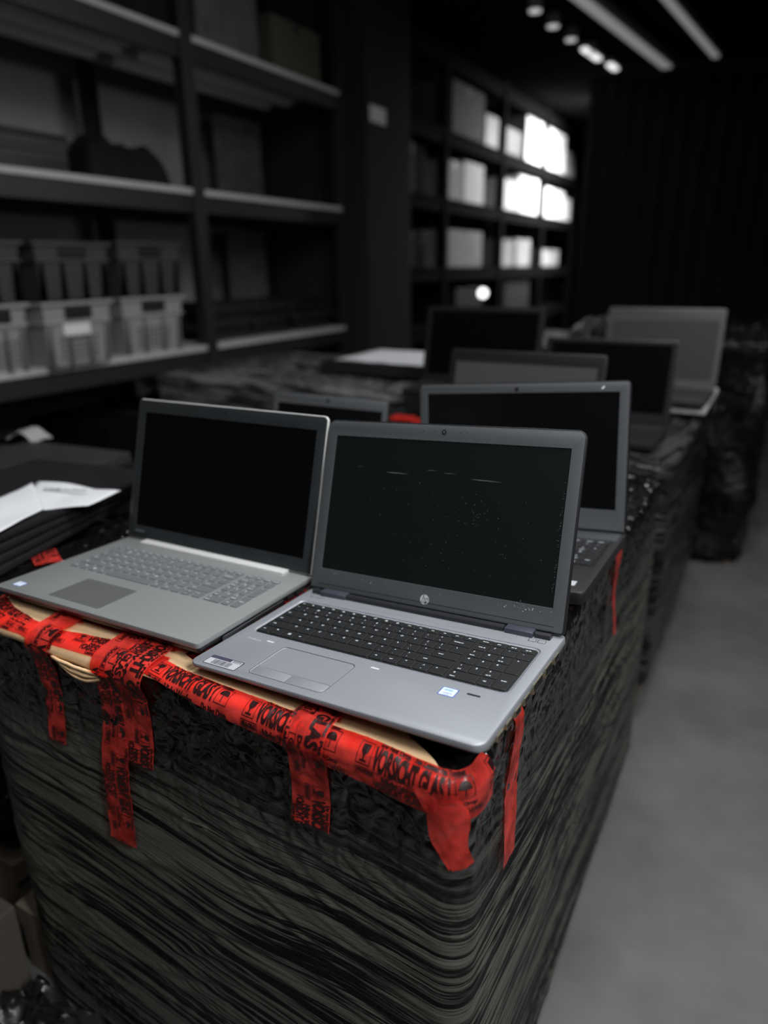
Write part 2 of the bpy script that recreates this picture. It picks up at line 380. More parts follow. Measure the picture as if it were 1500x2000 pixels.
duct(-1.80, 6.75, -1.76, 7.2, .09, .06, 2.98, M['lamp_on'], 'ceiling_lamp', 'short bright ceiling strip lamp at the end of the row of dots', 'ceiling lamp', 'short strip lamps')
duct(-1.72, 7.35, -1.70, 7.62, .09, .06, 2.98, M['lamp_on'], 'ceiling_lamp', 'very short bright ceiling strip lamp next to the curtain top', 'ceiling lamp', 'short strip lamps')

# curtain with folds: a wall of black cloth across the end of the aisle
def curtain():
    b = bmesh.new(); a = Vector((-1.95, 7.69, 0)); d = Vector((1.478, .59, 0)).normalized(); nrm = Vector((d.y, -d.x, 0))
    L = 4.2; n = 260; rows = 6; vs = []
    for j in range(rows+1):
        z = .03+(2.92-.03)*j/rows; row = []
        for i in range(n+1):
            s = L*i/n
            off = .045*math.sin(s*2*PI/.17+1.2*math.sin(s*3.1))+.02*noise.noise(Vector((s*7, z*.6, 2)))
            row.append(b.verts.new(a+d*s+nrm*off+Vector((0, 0, z))))
        vs.append(row)
    for j in range(rows):
        for i in range(n): b.faces.new((vs[j][i], vs[j][i+1], vs[j+1][i+1], vs[j+1][i]))
    o = obj('curtain', b, M['curtain']); smooth(o, 80)
    md = o.modifiers.new('cloth thickness', 'SOLIDIFY'); md.thickness = .006
    tag(o, 'floor to ceiling black curtain with vertical folds at the aisle end', 'curtain')
    b = bmesh.new(); tube(b, a+Vector((0, 0, 2.95)), a+d*L+Vector((0, 0, 2.95)), .018, 10)
    obj('curtain_rail', b, M['rack'], o)
curtain()

# ------------------------------------------------------------------ shelving racks
XF, XB = -2.8, -3.5
def rack(name, label, ys, levels, top, board_mat='shelf', steel='rack'):
    t = thing(name, label, 'shelving rack', (XF, ys[0], 0))
    L = lambda y: y-ys[0]
    for y in ys:
        for x in (0, XB-XF):
            b = bmesh.new(); box(b, x-.035, x+.035, L(y)-.04, L(y)+.04, 0, top, 0, .004)
            box(b, x-.06, x+.06, L(y)-.06, L(y)+.06, 0, .008)
            obj('upright', b, M[steel], t)
        for k in range(int(top/.7)):   # rungs of the end frame
            z = .2+k*.7; b = bmesh.new(); box(b, XB-XF+.035, -.035, L(y)-.012, L(y)+.012, z, z+.03)
            obj('frame_brace', b, M[steel], t)
    for z in levels:
        for ya, yb in zip(ys, ys[1:]):
            for x in (0.0, XB-XF):
                b = bmesh.new(); box(b, x-.02, x+.02, L(ya)+.04, L(yb)-.04, z-.115, z-.028, 0, .004); obj('beam', b, M[steel], t)
            b = bmesh.new(); box(b, XB-XF-.02, .032, L(ya)+.045, L(yb)-.045, z-.028, z, 0, .004)
            for q in (.12, .3, .5): box(b, XB-XF+q, XB-XF+q+.05, L(ya)+.05, L(yb)-.05, z-.055, z-.028)
            obj('shelf_board', b, M[board_mat], t)
    return t
rack('shelving_rack', 'tall dark shelving rack with grey boards on the left, holding crates', [1.55, 3.05, 4.5], [.83, 1.62, 2.32], 2.97)
rack('shelving_rack', 'dark shelving rack farther along the wall, loaded with white and dark boxes', [5.36, 6.2, 7.65, 9.1, 10.6], [.72, 1.22, 1.80, 2.34, 2.93], 2.97, 'rack_far', 'rack_far')

# crates
def crate_mesh(lx, ly, h, holes=True):
    """open euro crate, origin bottom centre; +x is the end seen from the aisle"""
    b = bmesh.new(); tp = .03; th_ = .006
    def ring(d, z, k): return [b.verts.new((sx*(lx/2-d-k), sy*(ly/2-d-k), z)) for sx, sy in ((-1, -1), (1, -1), (1, 1), (-1, 1))]
    o0 = ring(0, 0, tp); o1 = ring(0, h, 0); i1 = ring(th_, h, 0); i0 = ring(th_, .006, tp)
    loft(b, [o0, o1, i1, i0]); b.faces.new(o0[::-1]); b.faces.new(i0)
    # top rim, two raised bands and corner ribs
    for z0, z1, e in ((h-.014, h, .012), (h*.66, h*.66+.012, .008)):
        k = tp*(1-z1/h)
        for sx in (-1, 1):
            x = sx*(lx/2-k); box(b, min(x, x+sx*e), max(x, x+sx*e), -ly/2+k-e, ly/2-k+e, z0, z1)
        for sy in (-1, 1):
            y = sy*(ly/2-k); box(b, -lx/2+k, lx/2-k, min(y, y+sy*e), max(y, y+sy*e), z0, z1)
    for sy in (-.5, -.18, .18, .5):
        for f in (0, 1):
            y = sy*(ly-2*tp); box(b, lx/2-tp-.002, lx/2-.004, y-.006, y+.006, 0, h*.66)
    return b
def crate(x, y, z, lx, ly, h, m, label, lab=False, group=None, rz=0):
    t = thing("storage_crate", label, "crate", (x, y, z+.0015), rz, group)
    o = obj('crate_body', crate_mesh(lx, ly, h), m, t)
    b = bmesh.new(); box(b, lx/2-.012, lx/2+.006, -.07, .07, h*.74, h*.92, 0, .006)
    obj('hand_hole', b, M['port'], t)
    b = bmesh.new()
    for i in range(7):
        for j in range(5):
            yy = -.09+i*.03; zz = .03+j*.022; k = .03*(1-zz/h)
            box(b, lx/2-k-.004, lx/2-k+.003, yy-.009, yy+.009, zz-.005, zz+.005)
    obj('vent_pattern', b, M['crate_dark'], t)
    if lab: bx('paper_label', lx/2-.012, lx/2-.002, -.085, .055, .13, .19, M['label_w'], t)
    return t
crate(-3.02, 1.775, .83, .55, .29, .27, M['crate'], 'light grey plastic crate on the low shelf, cut by the left picture edge', rz=.04)
crate(-2.97, 2.13, .83, .55, .36, .27, M['crate'], 'light grey plastic crate with a white paper label, on the low shelf', lab=True, rz=.04)
crate(-3.04, 2.66, .83, .55, .38, .27, M['crate'], 'light grey plastic crate beside the dark rack upright, on the low shelf', rz=-.06)
crate(-3.08, 1.81, 1.103, .55, .35, .24, M['crate_dark'], 'dark grey crate stacked at the left picture edge above a light crate')
crate(-3.05, 2.22, 1.103, .55, .38, .24, M['crate_dark'], 'dark grey crate stacked above the labelled light crate')
crate(-3.06, 2.68, 1.103, .55, .40, .25, M['crate_dark'], 'dark grey crate stacked next to the rack upright')

# flat closed laptops as stack fillers
def closed_mesh(w, d, h):
    b = bmesh.new(); slab(b, -w/2, w/2, -d/2, d/2, .012, 0, h*.55, .001, .003); slab(b, -w/2+.001, w/2-.001, -d/2+.001, d/2-.001, .012, h*.58, h, .002, .001)
    return b
closed = bpy.data.meshes.new('closed_laptop')
bb = closed_mesh(.37, .255, .026); bb.normal_update(); bb.to_mesh(closed); bb.free(); closed.materials.append(M['black_plastic'])
closed2 = closed.copy(); closed2.materials.clear(); closed2.materials.append(M['dark_plastic2'])
def pile(x, y, z, n, label, group, rz=0, jit=.012, step=.027, me=closed, tilt=0):
    for k in range(n):
        pos = 'lowest' if k == 0 else ('topmost' if k == n-1 else ['second', 'third', 'fourth', 'fifth', 'sixth', 'seventh'][k-1]+' from the bottom')
        o = bpy.data.objects.new('closed_laptop', me if k % 3 else closed2); C.objects.link(o)
        o.location = (x+random.uniform(-jit, jit), y+random.uniform(-jit, jit), z+.002+k*step)
        o.rotation_euler = (0, 0, rz+random.uniform(-.06, .06))
        tag(o, 'closed black laptop, %s, %s' % (pos, label), 'laptop', group)
pile(-2.99, 2.17, 1.62, 6, 'stack on middle shelf', 'stack of closed laptops on the middle shelf', PI/2)
pile(-2.99, 3.33, .83, 8, 'low shelf stack beside upright', 'closed laptops on the low shelf', PI/2, .008)
pile(-2.99, 3.72, .83, 8, 'middle stack on low shelf', 'closed laptops in the middle of the low shelf', PI/2, .006)
pile(-2.99, 4.16, .83, 8, 'far end stack on low shelf', 'closed laptops at the end of the low shelf', PI/2, .02)

def blob(name, x0, x1, y0, y1, z0, z1, m, label, cat, amp=.05, seed=0, fr=6, group=None):
    """soft heap: a lumpy closed mound"""
    b = bmesh.new(); nx, ny = 26, 26; g = []
    for j in range(ny+1):
        row = []
        for i in range(nx+1):
            u, v = i/nx, j/ny; e = min(u, 1-u, v, 1-v)
            k = min(1, e/.16)**.5
            h = (z1-z0)*k*(.82+.35*noise.noise(Vector((u*3+seed, v*3, seed))))
            h += amp*k*abs(noise.noise(Vector((u*fr+seed, v*fr, .3))))
            row.append(b.verts.new((x0+(x1-x0)*u+.015*noise.noise(Vector((v*5, seed, 0))), y0+(y1-y0)*v+.015*noise.noise(Vector((u*5, seed, 3))), z0+max(h, .0))))
        g.append(row)
    for j in range(ny):
        for i in range(nx): b.faces.new((g[j][i], g[j][i+1], g[j+1][i+1], g[j+1][i]))
    b.faces.new([g[0][i] for i in range(nx+1)][::-1]+[g[j][0] for j in range(1, ny+1)]+[g[ny][i] for i in range(1, nx+1)]+[g[j][nx] for j in range(ny-1, 0, -1)])
    bmesh.ops.recalc_face_normals(b, faces=b.faces[:])
    o = obj(name, b, m); smooth(o, 60); tag(o, label, cat, group); return o
blob('folded_bag', -3.2, -2.82, 2.42, 2.91, 1.623, 1.80, M['black_fabric'], 'heap of folded black bags on the middle shelf beside the upright', 'bag', .07, 3)

def carton(x, y, z, lx, ly, h, m, label, rz=0, name='cardboard_box', group=None, cat='box'):
    t = thing(name, label, cat, (x, y, z+.0015), rz, group)
    b = bmesh.new(); box(b, -lx/2, lx/2, -ly/2, ly/2, 0, h, 0, .004); obj('box_body', b, m, t)
    b = bmesh.new(); box(b, -lx/2-.001, lx/2+.001, -.025, .025, h*.8, h+.0015); obj('sealing_tape', b, M['dark_plastic2'], t)
    return t
carton(-3.1, 2.05, 2.32, .5, .6, .42, M['print_dark'], 'mottled dark box on the top shelf, far left')
carton(-3.05, 3.45, 2.32, .45, .5, .45, M['print_dark'], 'mottled dark box on the top shelf right of the upright')
carton(-3.1, 4.12, 2.32, .5, .5, .3, M['card_dull'], 'plain grey box on the top shelf at the end of the rack')
# dark printed boards leaning on the wall behind the right bay
for x, y, lx, ly, h, lab in ((-3.12, 1.95, .6, .6, .42, 'added black box hiding the lit wall under the rack, far left'), (-3.12, 2.62, .6, .62, .5, 'added black box hiding the lit wall under the rack, beside the upright'),
                              (-3.12, 3.42, .6, .62, .5, 'added black box hiding the lit wall under the right bay of the rack'), (-3.12, 4.1, .6, .6, .45, 'added black box hiding the lit wall under the rack by the pillar')):
    carton(x, y, 0, lx, ly, h, M['rack_far'], lab)  # boxes added to turn the gap below the low shelf black
def board(y0, y1, z0, z1, label):
    o = bx('leaning_board', -3.43, -3.41, y0, y1, z0+.003, z1, M['print_dark']); tag(o, label, 'board')
board(3.95, 4.42, 1.622, 2.18, 'mottled dark board behind the right bay of the middle shelf')
board(4.0, 4.4, .83, 1.48, 'mottled dark board standing at the back of the low shelf')

# far rack loads
rs = random.Random(4)
far = [(-3.1, 5.8, 1.80, .40, .5, .40, 'mottled box on the far rack beside the pillar, upper level', 'print_dark'), (-3.12, 5.82, 1.22, .42, .5, .30, 'mottled box on the far rack beside the pillar, middle level', 'print_dark'),
       (-3.05, 6.75, 2.34, .5, .75, .42, 'big dark box high on the far rack behind the upright', 'print_dark'), (-3.05, 7.35, 2.34, .5, .35, .28, 'smaller dark box high on the far rack', 'dark_plastic2'),
       (-3.05, 6.50, 1.80, .45, .38, .33, 'grey box on the far rack, left of the bright row', 'poly_grey'), (-3.05, 6.98, 1.80, .45, .5, .36, 'white box, nearest of the bright row on the middle level', 'poly'),
       (-3.05, 7.95, 1.80, .5, .45, .30, 'white box, second of the bright row on the middle level', 'poly'), (-3.05, 8.6, 1.80, .5, .7, .38, 'long white box in the bright row on the middle level', 'poly'),
       (-3.05, 9.65, 1.80, .5, .9, .34, 'long white box at the curtain end of the bright row', 'poly'), (-3.05, 10.3, 1.80, .5, .3, .28, 'last white box of the bright row before the curtain', 'poly'),
       (-3.05, 8.02, 2.34, .5, .5, .25, 'dark box on the high level left of the big white boxes', 'dark_plastic2'), (-3.05, 8.72, 2.34, .5, .6, .45, 'big white box, left one on the high level', 'poly'),
       (-3.05, 9.62, 2.34, .5, .8, .45, 'big white box, right one on the high level', 'poly'), (-3.05, 10.32, 2.34, .5, .4, .3, 'small pale box high beside the curtain edge', 'poly_grey'),
       (-3.05, 6.75, 1.22, .5, .85, .33, 'wide grey box on the lower level of the far rack', 'poly_grey'), (-3.05, 7.95, 1.22, .5, .4, .28, 'grey box next to the wide one on the lower level', 'poly_grey'),
       (-3.05, 8.5, 1.22, .5, .5, .30, 'pale box in the middle of the lower level', 'poly_grey'), (-3.05, 9.6, 1.22, .5, .8, .2, 'low pale box at the curtain end of the lower level', 'poly_grey'),
       (-3.1, 7.0, .72, .5, .7, .3, 'dark box on the lowest level of the far rack', 'dark_plastic2'), (-3.1, 8.5, .72, .5, .9, .35, 'wide dark box on the lowest level of the far rack', 'dark_plastic2')]
M['poly'] = mat('white_polystyrene', (.85, .85, .85), .7, var=.3, vscale=3); M['poly_grey'] = mat('grey_box_board', (.3, .3, .3), .7, var=.5, vscale=5)
for x, y, z, lx, ly, h, lab, m_ in far: carton(x, y, z, lx, ly, h, M[m_], lab, group='boxes on the far rack')
# white notice on the pillar, bulb
o = bx('wall_notice', -2.655, -2.652, 4.66, 4.88, 2.165, 2.265, M['label_w']); tag(o, 'small white notice hung on the dark pillar between the racks', 'sign')
t = thing('work_lamp', 'small round glowing lamp on a short stand behind the black laptop', 'lamp', (-1.74, 4.5, .825))
b = bmesh.new(); tube(b, (0, 0, 0), (0, 0, .018), .06, 20); obj('base', b, M['rack'], t)
b = bmesh.new(); tube(b, (0, 0, .018), (0, 0, .2), .009, 10); obj('pole', b, M['rack'], t)
b = bmesh.new(); bmesh.ops.create_uvsphere(b, u_segments=20, v_segments=12, radius=.033, matrix=T(0, 0, .235)); obj('bulb', b, M['bulb'], t)

# ------------------------------------------------------------------ wrapped loads
def wrapped(x0, x1, y0, y1, z0, ztop, r=.014, rc=.035, rcl=None, topf=None, step=.01, vstep=.01, seed=0, crump=.003, crump_depth=.12, pleat=.0012, sag=.012, lump=0, topstep=.012, mask=None):
    """film-wrapped load: perimeter loops from the floor up, over the edge and inwards to the middle of the top"""
    b = bmesh.new(); uvl = b.loops.layers.uv.new('wrap')
    # perimeter (ccw from front left corner)
    pts = []
    rl = rcl or rc; rr4 = (rl, rc, rc, rl)
    for k, (cx, cy, a0) in enumerate(((x0+rl, y0+rl, PI), (x1-rc, y0+rc, 1.5*PI), (x1-rc, y1-rc, 0), (x0+rl, y1-rl, .5*PI))):
        rc = rr4[k]; m = max(4, int(rc*PI/2/step))
        for i in range(m+1):
            a = a0+i*.5*PI/m; pts.append((cx+rc*math.cos(a), cy+rc*math.sin(a), math.cos(a), math.sin(a)))
        L = (x1-x0 if k in (0, 2) else y1-y0)-rr4[k]-rr4[(k+1) % 4]; st = step if k in (0, 1) else step*3
        m = max(2, int(L/st)); c = pts[-1]; dx, dy = ((1, 0), (0, 1), (-1, 0), (0, -1))[k]
        for i in range(1, m): pts.append((c[0]+dx*L*i/m, c[1]+dy*L*i/m, c[2], c[3]))
    n = len(pts); per = [0]
    for i in range(1, n): per.append(per[-1]+math.hypot(pts[i][0]-pts[i-1][0], pts[i][1]-pts[i-1][1]))
    mx, my = (x0+x1)/2, (y0+y1)/2
    if topf is None: topf = lambda x, y: ztop
    rows = []
    z = z0
    while z < ztop-r-.004: rows.append(('s', z)); z += vstep if z > ztop-.45 else vstep*1.6
    for k in range(5): rows.append(('a', k/4*PI/2))
    d = topstep; lim = min(x1-x0, y1-y0)/2-rc-.01
    while d < lim: rows.append(('t', d)); d += topstep*(1 if d < .15 else 2.5)
    vs = []; hh = []
    for kind, q in rows:
        row = []; hr = []
        for i, (x, y, nx, ny) in enumerate(pts):
            zt = topf(x-nx*r, y-ny*r)
            if kind == 's':
                z = q*(zt-r)/(ztop-r) if q > ztop-.2 else q
                px_, py_ = x, y; N = Vector((nx, ny, 0)); dep = ztop-z
            elif kind == 'a':
                px_ = x-nx*r*(1-math.cos(q)); py_ = y-ny*r*(1-math.cos(q)); z = zt-r+r*math.sin(q); N = Vector((nx*math.cos(q), ny*math.cos(q), math.sin(q))); dep = 0
            else:
                f = q; px_ = x-nx*(r+0); py_ = y-ny*(r+0)
                # shrink towards the middle with a rectangular offset
                ex = max(0, (x1-x0)/2-r-f)/((x1-x0)/2-r); ey = max(0, (y1-y0)/2-r-f)/((y1-y0)/2-r)
                px_ = mx+(px_-mx)*ex; py_ = my+(py_-my)*ey
                z = topf(px_, py_); N = Vector((0, 0, 1)); dep = 0
            P = Vector((px_, py_, z))
            cr = max(0, 1-dep/crump_depth) if kind == 's' else (1 if kind == 't' else .55)
            nn = 0
            if cr > 0:
                q1 = noise.noise(P*42+Vector((seed, 0, 0))); q2 = noise.noise(P*95+Vector((0, seed, 0))); q3 = noise.noise(P*20+Vector((seed, seed, 0)))
                nn = cr*crump*(1.3*(1-2*abs(q1))*.6+.5*(1-2*abs(q2))*.5+q3)
            if kind == 's':
                s = per[i]; w_ = .2*noise.noise(Vector((s*2.2+seed, z*2.2, 5)))
                nn += pleat*(1-.4*cr)*noise.noise(Vector((s*6+seed, (z+.12*s+w_)*110, 0)))*2
                nn += .003*noise.noise(Vector((s*4+seed, z*7, 9)))
                nn -= sag*math.exp(-((dep-.09)/.05)**2)*.5   # film spans from the top edge down, slightly drawn in
            if mask: nn *= mask(P)
            if lump: nn += lump*noise.noise(P*5+Vector((seed*3, 0, 0)))
            row.append(b.verts.new(P+N*nn)); hr.append((per[i], z+(0 if kind != 't' else q)))
        vs.append(row); hh.append(hr)
    for j in range(len(vs)-1):
        for i in range(n):
            k = (i+1) % n; f = b.faces.new((vs[j][i], vs[j][k], vs[j+1][k], vs[j+1][i]))
            f.smooth = True
            us = [hh[j][i], hh[j][k], hh[j+1][k], hh[j+1][i]]
            if k == 0: us[1] = (per[-1]+.01, us[1][1]); us[2] = (per[-1]+.01, us[2][1])
            for lp, q in zip(f.loops, us): lp[uvl].uv = q
    f = b.faces.new(vs[-1]); f.smooth = True
    f = b.faces.new(vs[0][::-1])
    return b

def wood_pallet(t, x0, x1, y0, y1):
    b = bmesh.new()
    for i in range(3):
        for j in range(3):
            cx = x0+.06+(x1-x0-.12)*i/2; cy = y0+.07+(y1-y0-.14)*j/2
            box(b, cx-.05, cx+.05, cy-.07, cy+.07, .022, .1)
    for j in range(3):
        cy = y0+.07+(y1-y0-.14)*j/2; box(b, x0, x1, cy-.07, cy+.07, .1, .122)
    for i in range(3):
        cx = x0+.06+(x1-x0-.12)*i/2; box(b, cx-.05, cx+.05, y0, y1, 0, .022)
    for i in range(5):
        cx = x0+.06+(x1-x0-.12)*i/4; box(b, cx-.06, cx+.06, y0, y1, .122, .144)
    obj('wooden_pallet', b, M['wood'], t)

# --- near pallet
TZ = .7661
PX0, PX1, PY0, PY1 = -1.08, -.19, .5, 1.70
EX0 = -.955   # where the straight front edge starts
def sstep(a, b, x):
    t = max(0, min(1, (x-a)/(b-a))); return t*t*(3-2*t)
def topz(x, y):
    z = TZ-.003
    e = sstep(.505, .60, y)                       # inside the edge strip
    wl = 1-sstep(-.605, -.57, x)                  # under the silver laptop
    zl = (.78-min(y, .80))*.0478
    xr = max(-.56, min(-.17, x))
    k = sstep(.775, .87, y)
    zr = (1-k)*((xr+.361)*.0606+(.757-y)*.022)+k*((xr+.362)*.0848)
    k2 = 1-sstep(1.15, 1.32, y)
    z += wl*zl*e*k2+(1-wl)*zr*e*k2-.0015-.0055*e
    return z
def near_mask(P):
    if P.z > TZ-.012 and P.y < PY0+.11: return .1
    if P.y > PY0+.03:
        if P.z > TZ-.03: return .22 if P.y < 1.5 and P.x > -1.0 else .8
        if P.x > PX1-.02 and (.595 < P.y < .67 or 1.11 < P.y < 1.22) and P.z > TZ-.2: return .2
        return 1
    d = TZ-P.z
    hang_ = ((-.83, -.76, .17), (-.725, -.595, .16), (-.745, -.64, .30), (-.405, -.335, .14), (-.26, -.18, .12))
    for a, c, q in hang_:
        if a < P.x < c and d < q: return .15
    return .15 if d < (.030+.03*sstep(-.6, -.25, P.x)) else 1
t1 = thing('wrapped_pallet', 'near pallet load wrapped in black stretch film, red warning tape along its edge', 'pallet', (0, 0, 0))
o = obj('stretch_wrap', wrapped(PX0, PX1, PY0, PY1, .02, TZ, rcl=.165, topf=topz, step=.0048, vstep=.0036, seed=2, crump=.0046, crump_depth=.16, pleat=.0013, topstep=.007, mask=near_mask), M['wrap_near'], t1)
wood_pallet(t1, PX0+.02, PX1-.02, PY0+.02, PY1-.02)

# edge profile across the front edge: d<0 on the top, d>0 down the face
R_ = .014
def face_y(x, z):
    dep = TZ-z
    return PY0+.006*math.exp(-((dep-.09)/.05)**2)
def edge(x, d, lift=0.0):
    a = R_*PI/2
    zt = topz(x, PY0+R_)
    if d < -a/2:
        y = PY0+R_+(-d-a/2); return Vector((x, y, topz(x, y)+lift))
    if d < a/2:
        q = (a/2-d)/a*PI/2   # pi/2 at top, 0 at the face
        return Vector((x, PY0+R_-(R_+lift)*math.cos(q), zt-R_+(R_+lift)*math.sin(q)))
    z = zt-R_-(d-a/2); return Vector((x, face_y(x, z)-lift, z))
def redge(y, d, lift=0.0):
    """the same across the right edge"""
    a = R_*PI/2; zt = topz(PX1-R_, y)
    if d < -a/2: x = PX1-R_-(-d-a/2); return Vector((x, y, topz(x, y)+lift))
    if d < a/2:
        q = (a/2-d)/a*PI/2; return Vector((PX1-R_+(R_+lift)*math.cos(q), y, zt-R_+(R_+lift)*math.sin(q)))
    z = zt-R_-(d-a/2); return Vector((PX1+lift-.006*math.exp(-((TZ-z-.09)/.05)**2), y, z))

# cardboard edge sheet
def card_sheet():
    b = bmesh.new(); nx = 150; ds = [-.098+.007*i for i in range(17)]
    g = []
    xr = -.222
    for i in range(nx+1):
        x = EX0+.012+(xr-EX0-.012)*i/nx; row = []
        # far edge wavers, corner rounded; near edge only just turned over the front
        back = -.085-.010*noise.noise(Vector((x*9, 0, 0)))
        k = sstep(-.80, -.785, x)*(1-sstep(-.62, -.60, x)); back = back*(1-k)-.052*k
        if x > -.60: back = -.072-.006*noise.noise(Vector((x*9, 0, 0)))
        back *= 1-.78*sstep(-.35, xr+.01, x)
        if x > xr-.03: back *= math.sqrt(max(0.02, 1-((x-xr+.03)/.03)**2))
        frt = .004+.008*noise.noise(Vector((x*14, 4, 0)))
        frt = frt*.5-.002
        if -.80 < x < -.67: frt += .014
        if -.89 < x < -.82: frt += .010
        for k in range(17):
            d = back+(frt-back)*k/16; row.append(edge(x, d, .0026+.0004*noise.noise(Vector((x*30, d*40, 0)))))
        g.append(row)
    V = [[b.verts.new(p) for p in r] for r in g]
    for i in range(nx):
        for k in range(16): b.faces.new((V[i][k], V[i][k+1], V[i+1][k+1], V[i+1][k]))
    bmesh.ops.recalc_face_normals(b, faces=b.faces[:])
    o = obj('cardboard_edge', b, M['card'], t1); smooth(o, 60)
    md = o.modifiers.new('board thickness', 'SOLIDIFY'); md.thickness = .0025; md.offset = 0
    # the broken corrugated fold left of the tape junction
    b = bmesh.new()
    for q, (za, zb) in enumerate(((.0, .005), (.006, .010), (.011, .015))):
        vs0 = []; vs1 = []
        for i in range(31):
            x = -.775+.105*i/30; off = .004+.0035*math.sin(i/30*PI)-q*.0012+.0012*noise.noise(Vector((x*60, q, 0)))
            base = edge(x, .012, 0); z = base.z-za*math.sin(i/30*PI)*1.6; z2 = z-(zb-za)
            vs0.append((x, base.y-off-.002, z)); vs1.append((x, base.y-off-.001, z2))
        A = [b.verts.new(v) for v in vs0]; B = [b.verts.new(v) for v in vs1]
        for i in range(30): b.faces.new((A[i], B[i], B[i+1], A[i+1]))
    bmesh.ops.recalc_face_normals(b, faces=b.faces[:])
    o = obj('cardboard_fold', b, M['card'], t1); smooth(o, 60)
    md = o.modifiers.new('board thickness', 'SOLIDIFY'); md.thickness = .003; md.offset = 0
card_sheet()

# ---- tape: a strip in (u along, w across) mapped on to the load by a function
BIG = 'VORSICHT GLAS !'
def print_bm(L, W, phase=0.0, rep=.147):
    """flat black print of the warning tape, u 0..L, w -W/2..W/2"""
    b = bmesh.new(); u = -phase
    def frame_(u0, u1, w0, w1, t=.0006):
        for (a, c, d, e) in ((u0, u1, w0, w0+t), (u0, u1, w1-t, w1), (u0, u0+t, w0, w1), (u1-t, u1, w0, w1)):
            n = max(1, int((c-a)/.006)); 
            for i in range(n):
                xa = a+(c-a)*i/n; xb = a+(c-a)*(i+1)/n
                b.faces.new([b.verts.new((p, q, 0)) for p, q in ((xa, d), (xb, d), (xb, e), (xa, e))])
    while u < L:
        # glass icon
        frame_(u+.002, u+.018, .003, .0195)
        for pl in ([(.0055, .0175), (.0145, .0175), (.014, .012), (.0115, .0095), (.0085, .0095), (.006, .012)], [(.0092, .0095), (.0108, .0095), (.0108, .006), (.0092, .006)], [(.0062, .0062), (.0138, .0062), (.0138, .0048), (.0062, .0048)]):
            b.faces.new([b.verts.new((u+p, q, 0)) for p, q in pl])
        put_text(b, BIG, .0215, T(u+.062, .0098, 0), 0, .48, .0011)
        frame_(u+.107, u+.125, .003, .0195)
        b.faces.new([b.verts.new((u+.116+.0065*math.cos(k*PI/8), .011+.006*math.sin(k*PI/8), 0)) for k in range(9)])
        b.faces.new([b.verts.new((u+p, q, 0)) for p, q in ((.1155, .011), (.1165, .011), (.1165, .005), (.1155, .005))])
        frame_(u+.002, u+.024, -.0065, .0008); put_text(b, 'FRAGILE', .0058, T(u+.013, -.003, 0), 0, .85, .0003)
        put_text(b, 'Do Not Drop · Ne Laissez Pas Tomber', .0064, T(u+.072, .0222, 0), 0, .95, .0003)
        put_text(b, 'Nicht Werfen', .0095, T(u+.055, -.0045, 0), 0, .85, .0005); put_text(b, 'Do Not Drop', .0075, T(u+.110, -.0040, 0), 0, .85, .0003)
        put_text(b, BIG, .0135, T(u+.050, -.0140, 0), 0, .5, .0006)
        frame_(u+.092, u+.112, -.0185, -.0095); put_text(b, 'GLASS', .0075, T(u+.102, -.0140, 0), 0, .7, .0003)
        frame_(u+.116, u+.140, -.0185, -.0095); put_text(b, 'VERRE', .0075, T(u+.128, -.0140, 0), 0, .8, .0003)
        put_text(b, 'Leicht zerbrechlich · Laisser', .0064, T(u+.072, -.0218, 0), 0, .95, .0003)
        u += rep
    for co in (0.0, L):
        bmesh.ops.bisect_plane(b, geom=b.verts[:]+b.edges[:]+b.faces[:], plane_co=(co, 0, 0), plane_no=(1 if co else -1, 0, 0), clear_outer=True)
    bmesh.ops.bisect_plane(b, geom=b.verts[:]+b.edges[:]+b.faces[:], plane_co=(0, W/2-.0006, 0), plane_no=(0, 1, 0), clear_outer=True)
    bmesh.ops.bisect_plane(b, geom=b.verts[:]+b.edges[:]+b.faces[:], plane_co=(0, -W/2+.0006, 0), plane_no=(0, -1, 0), clear_outer=True)
    return b
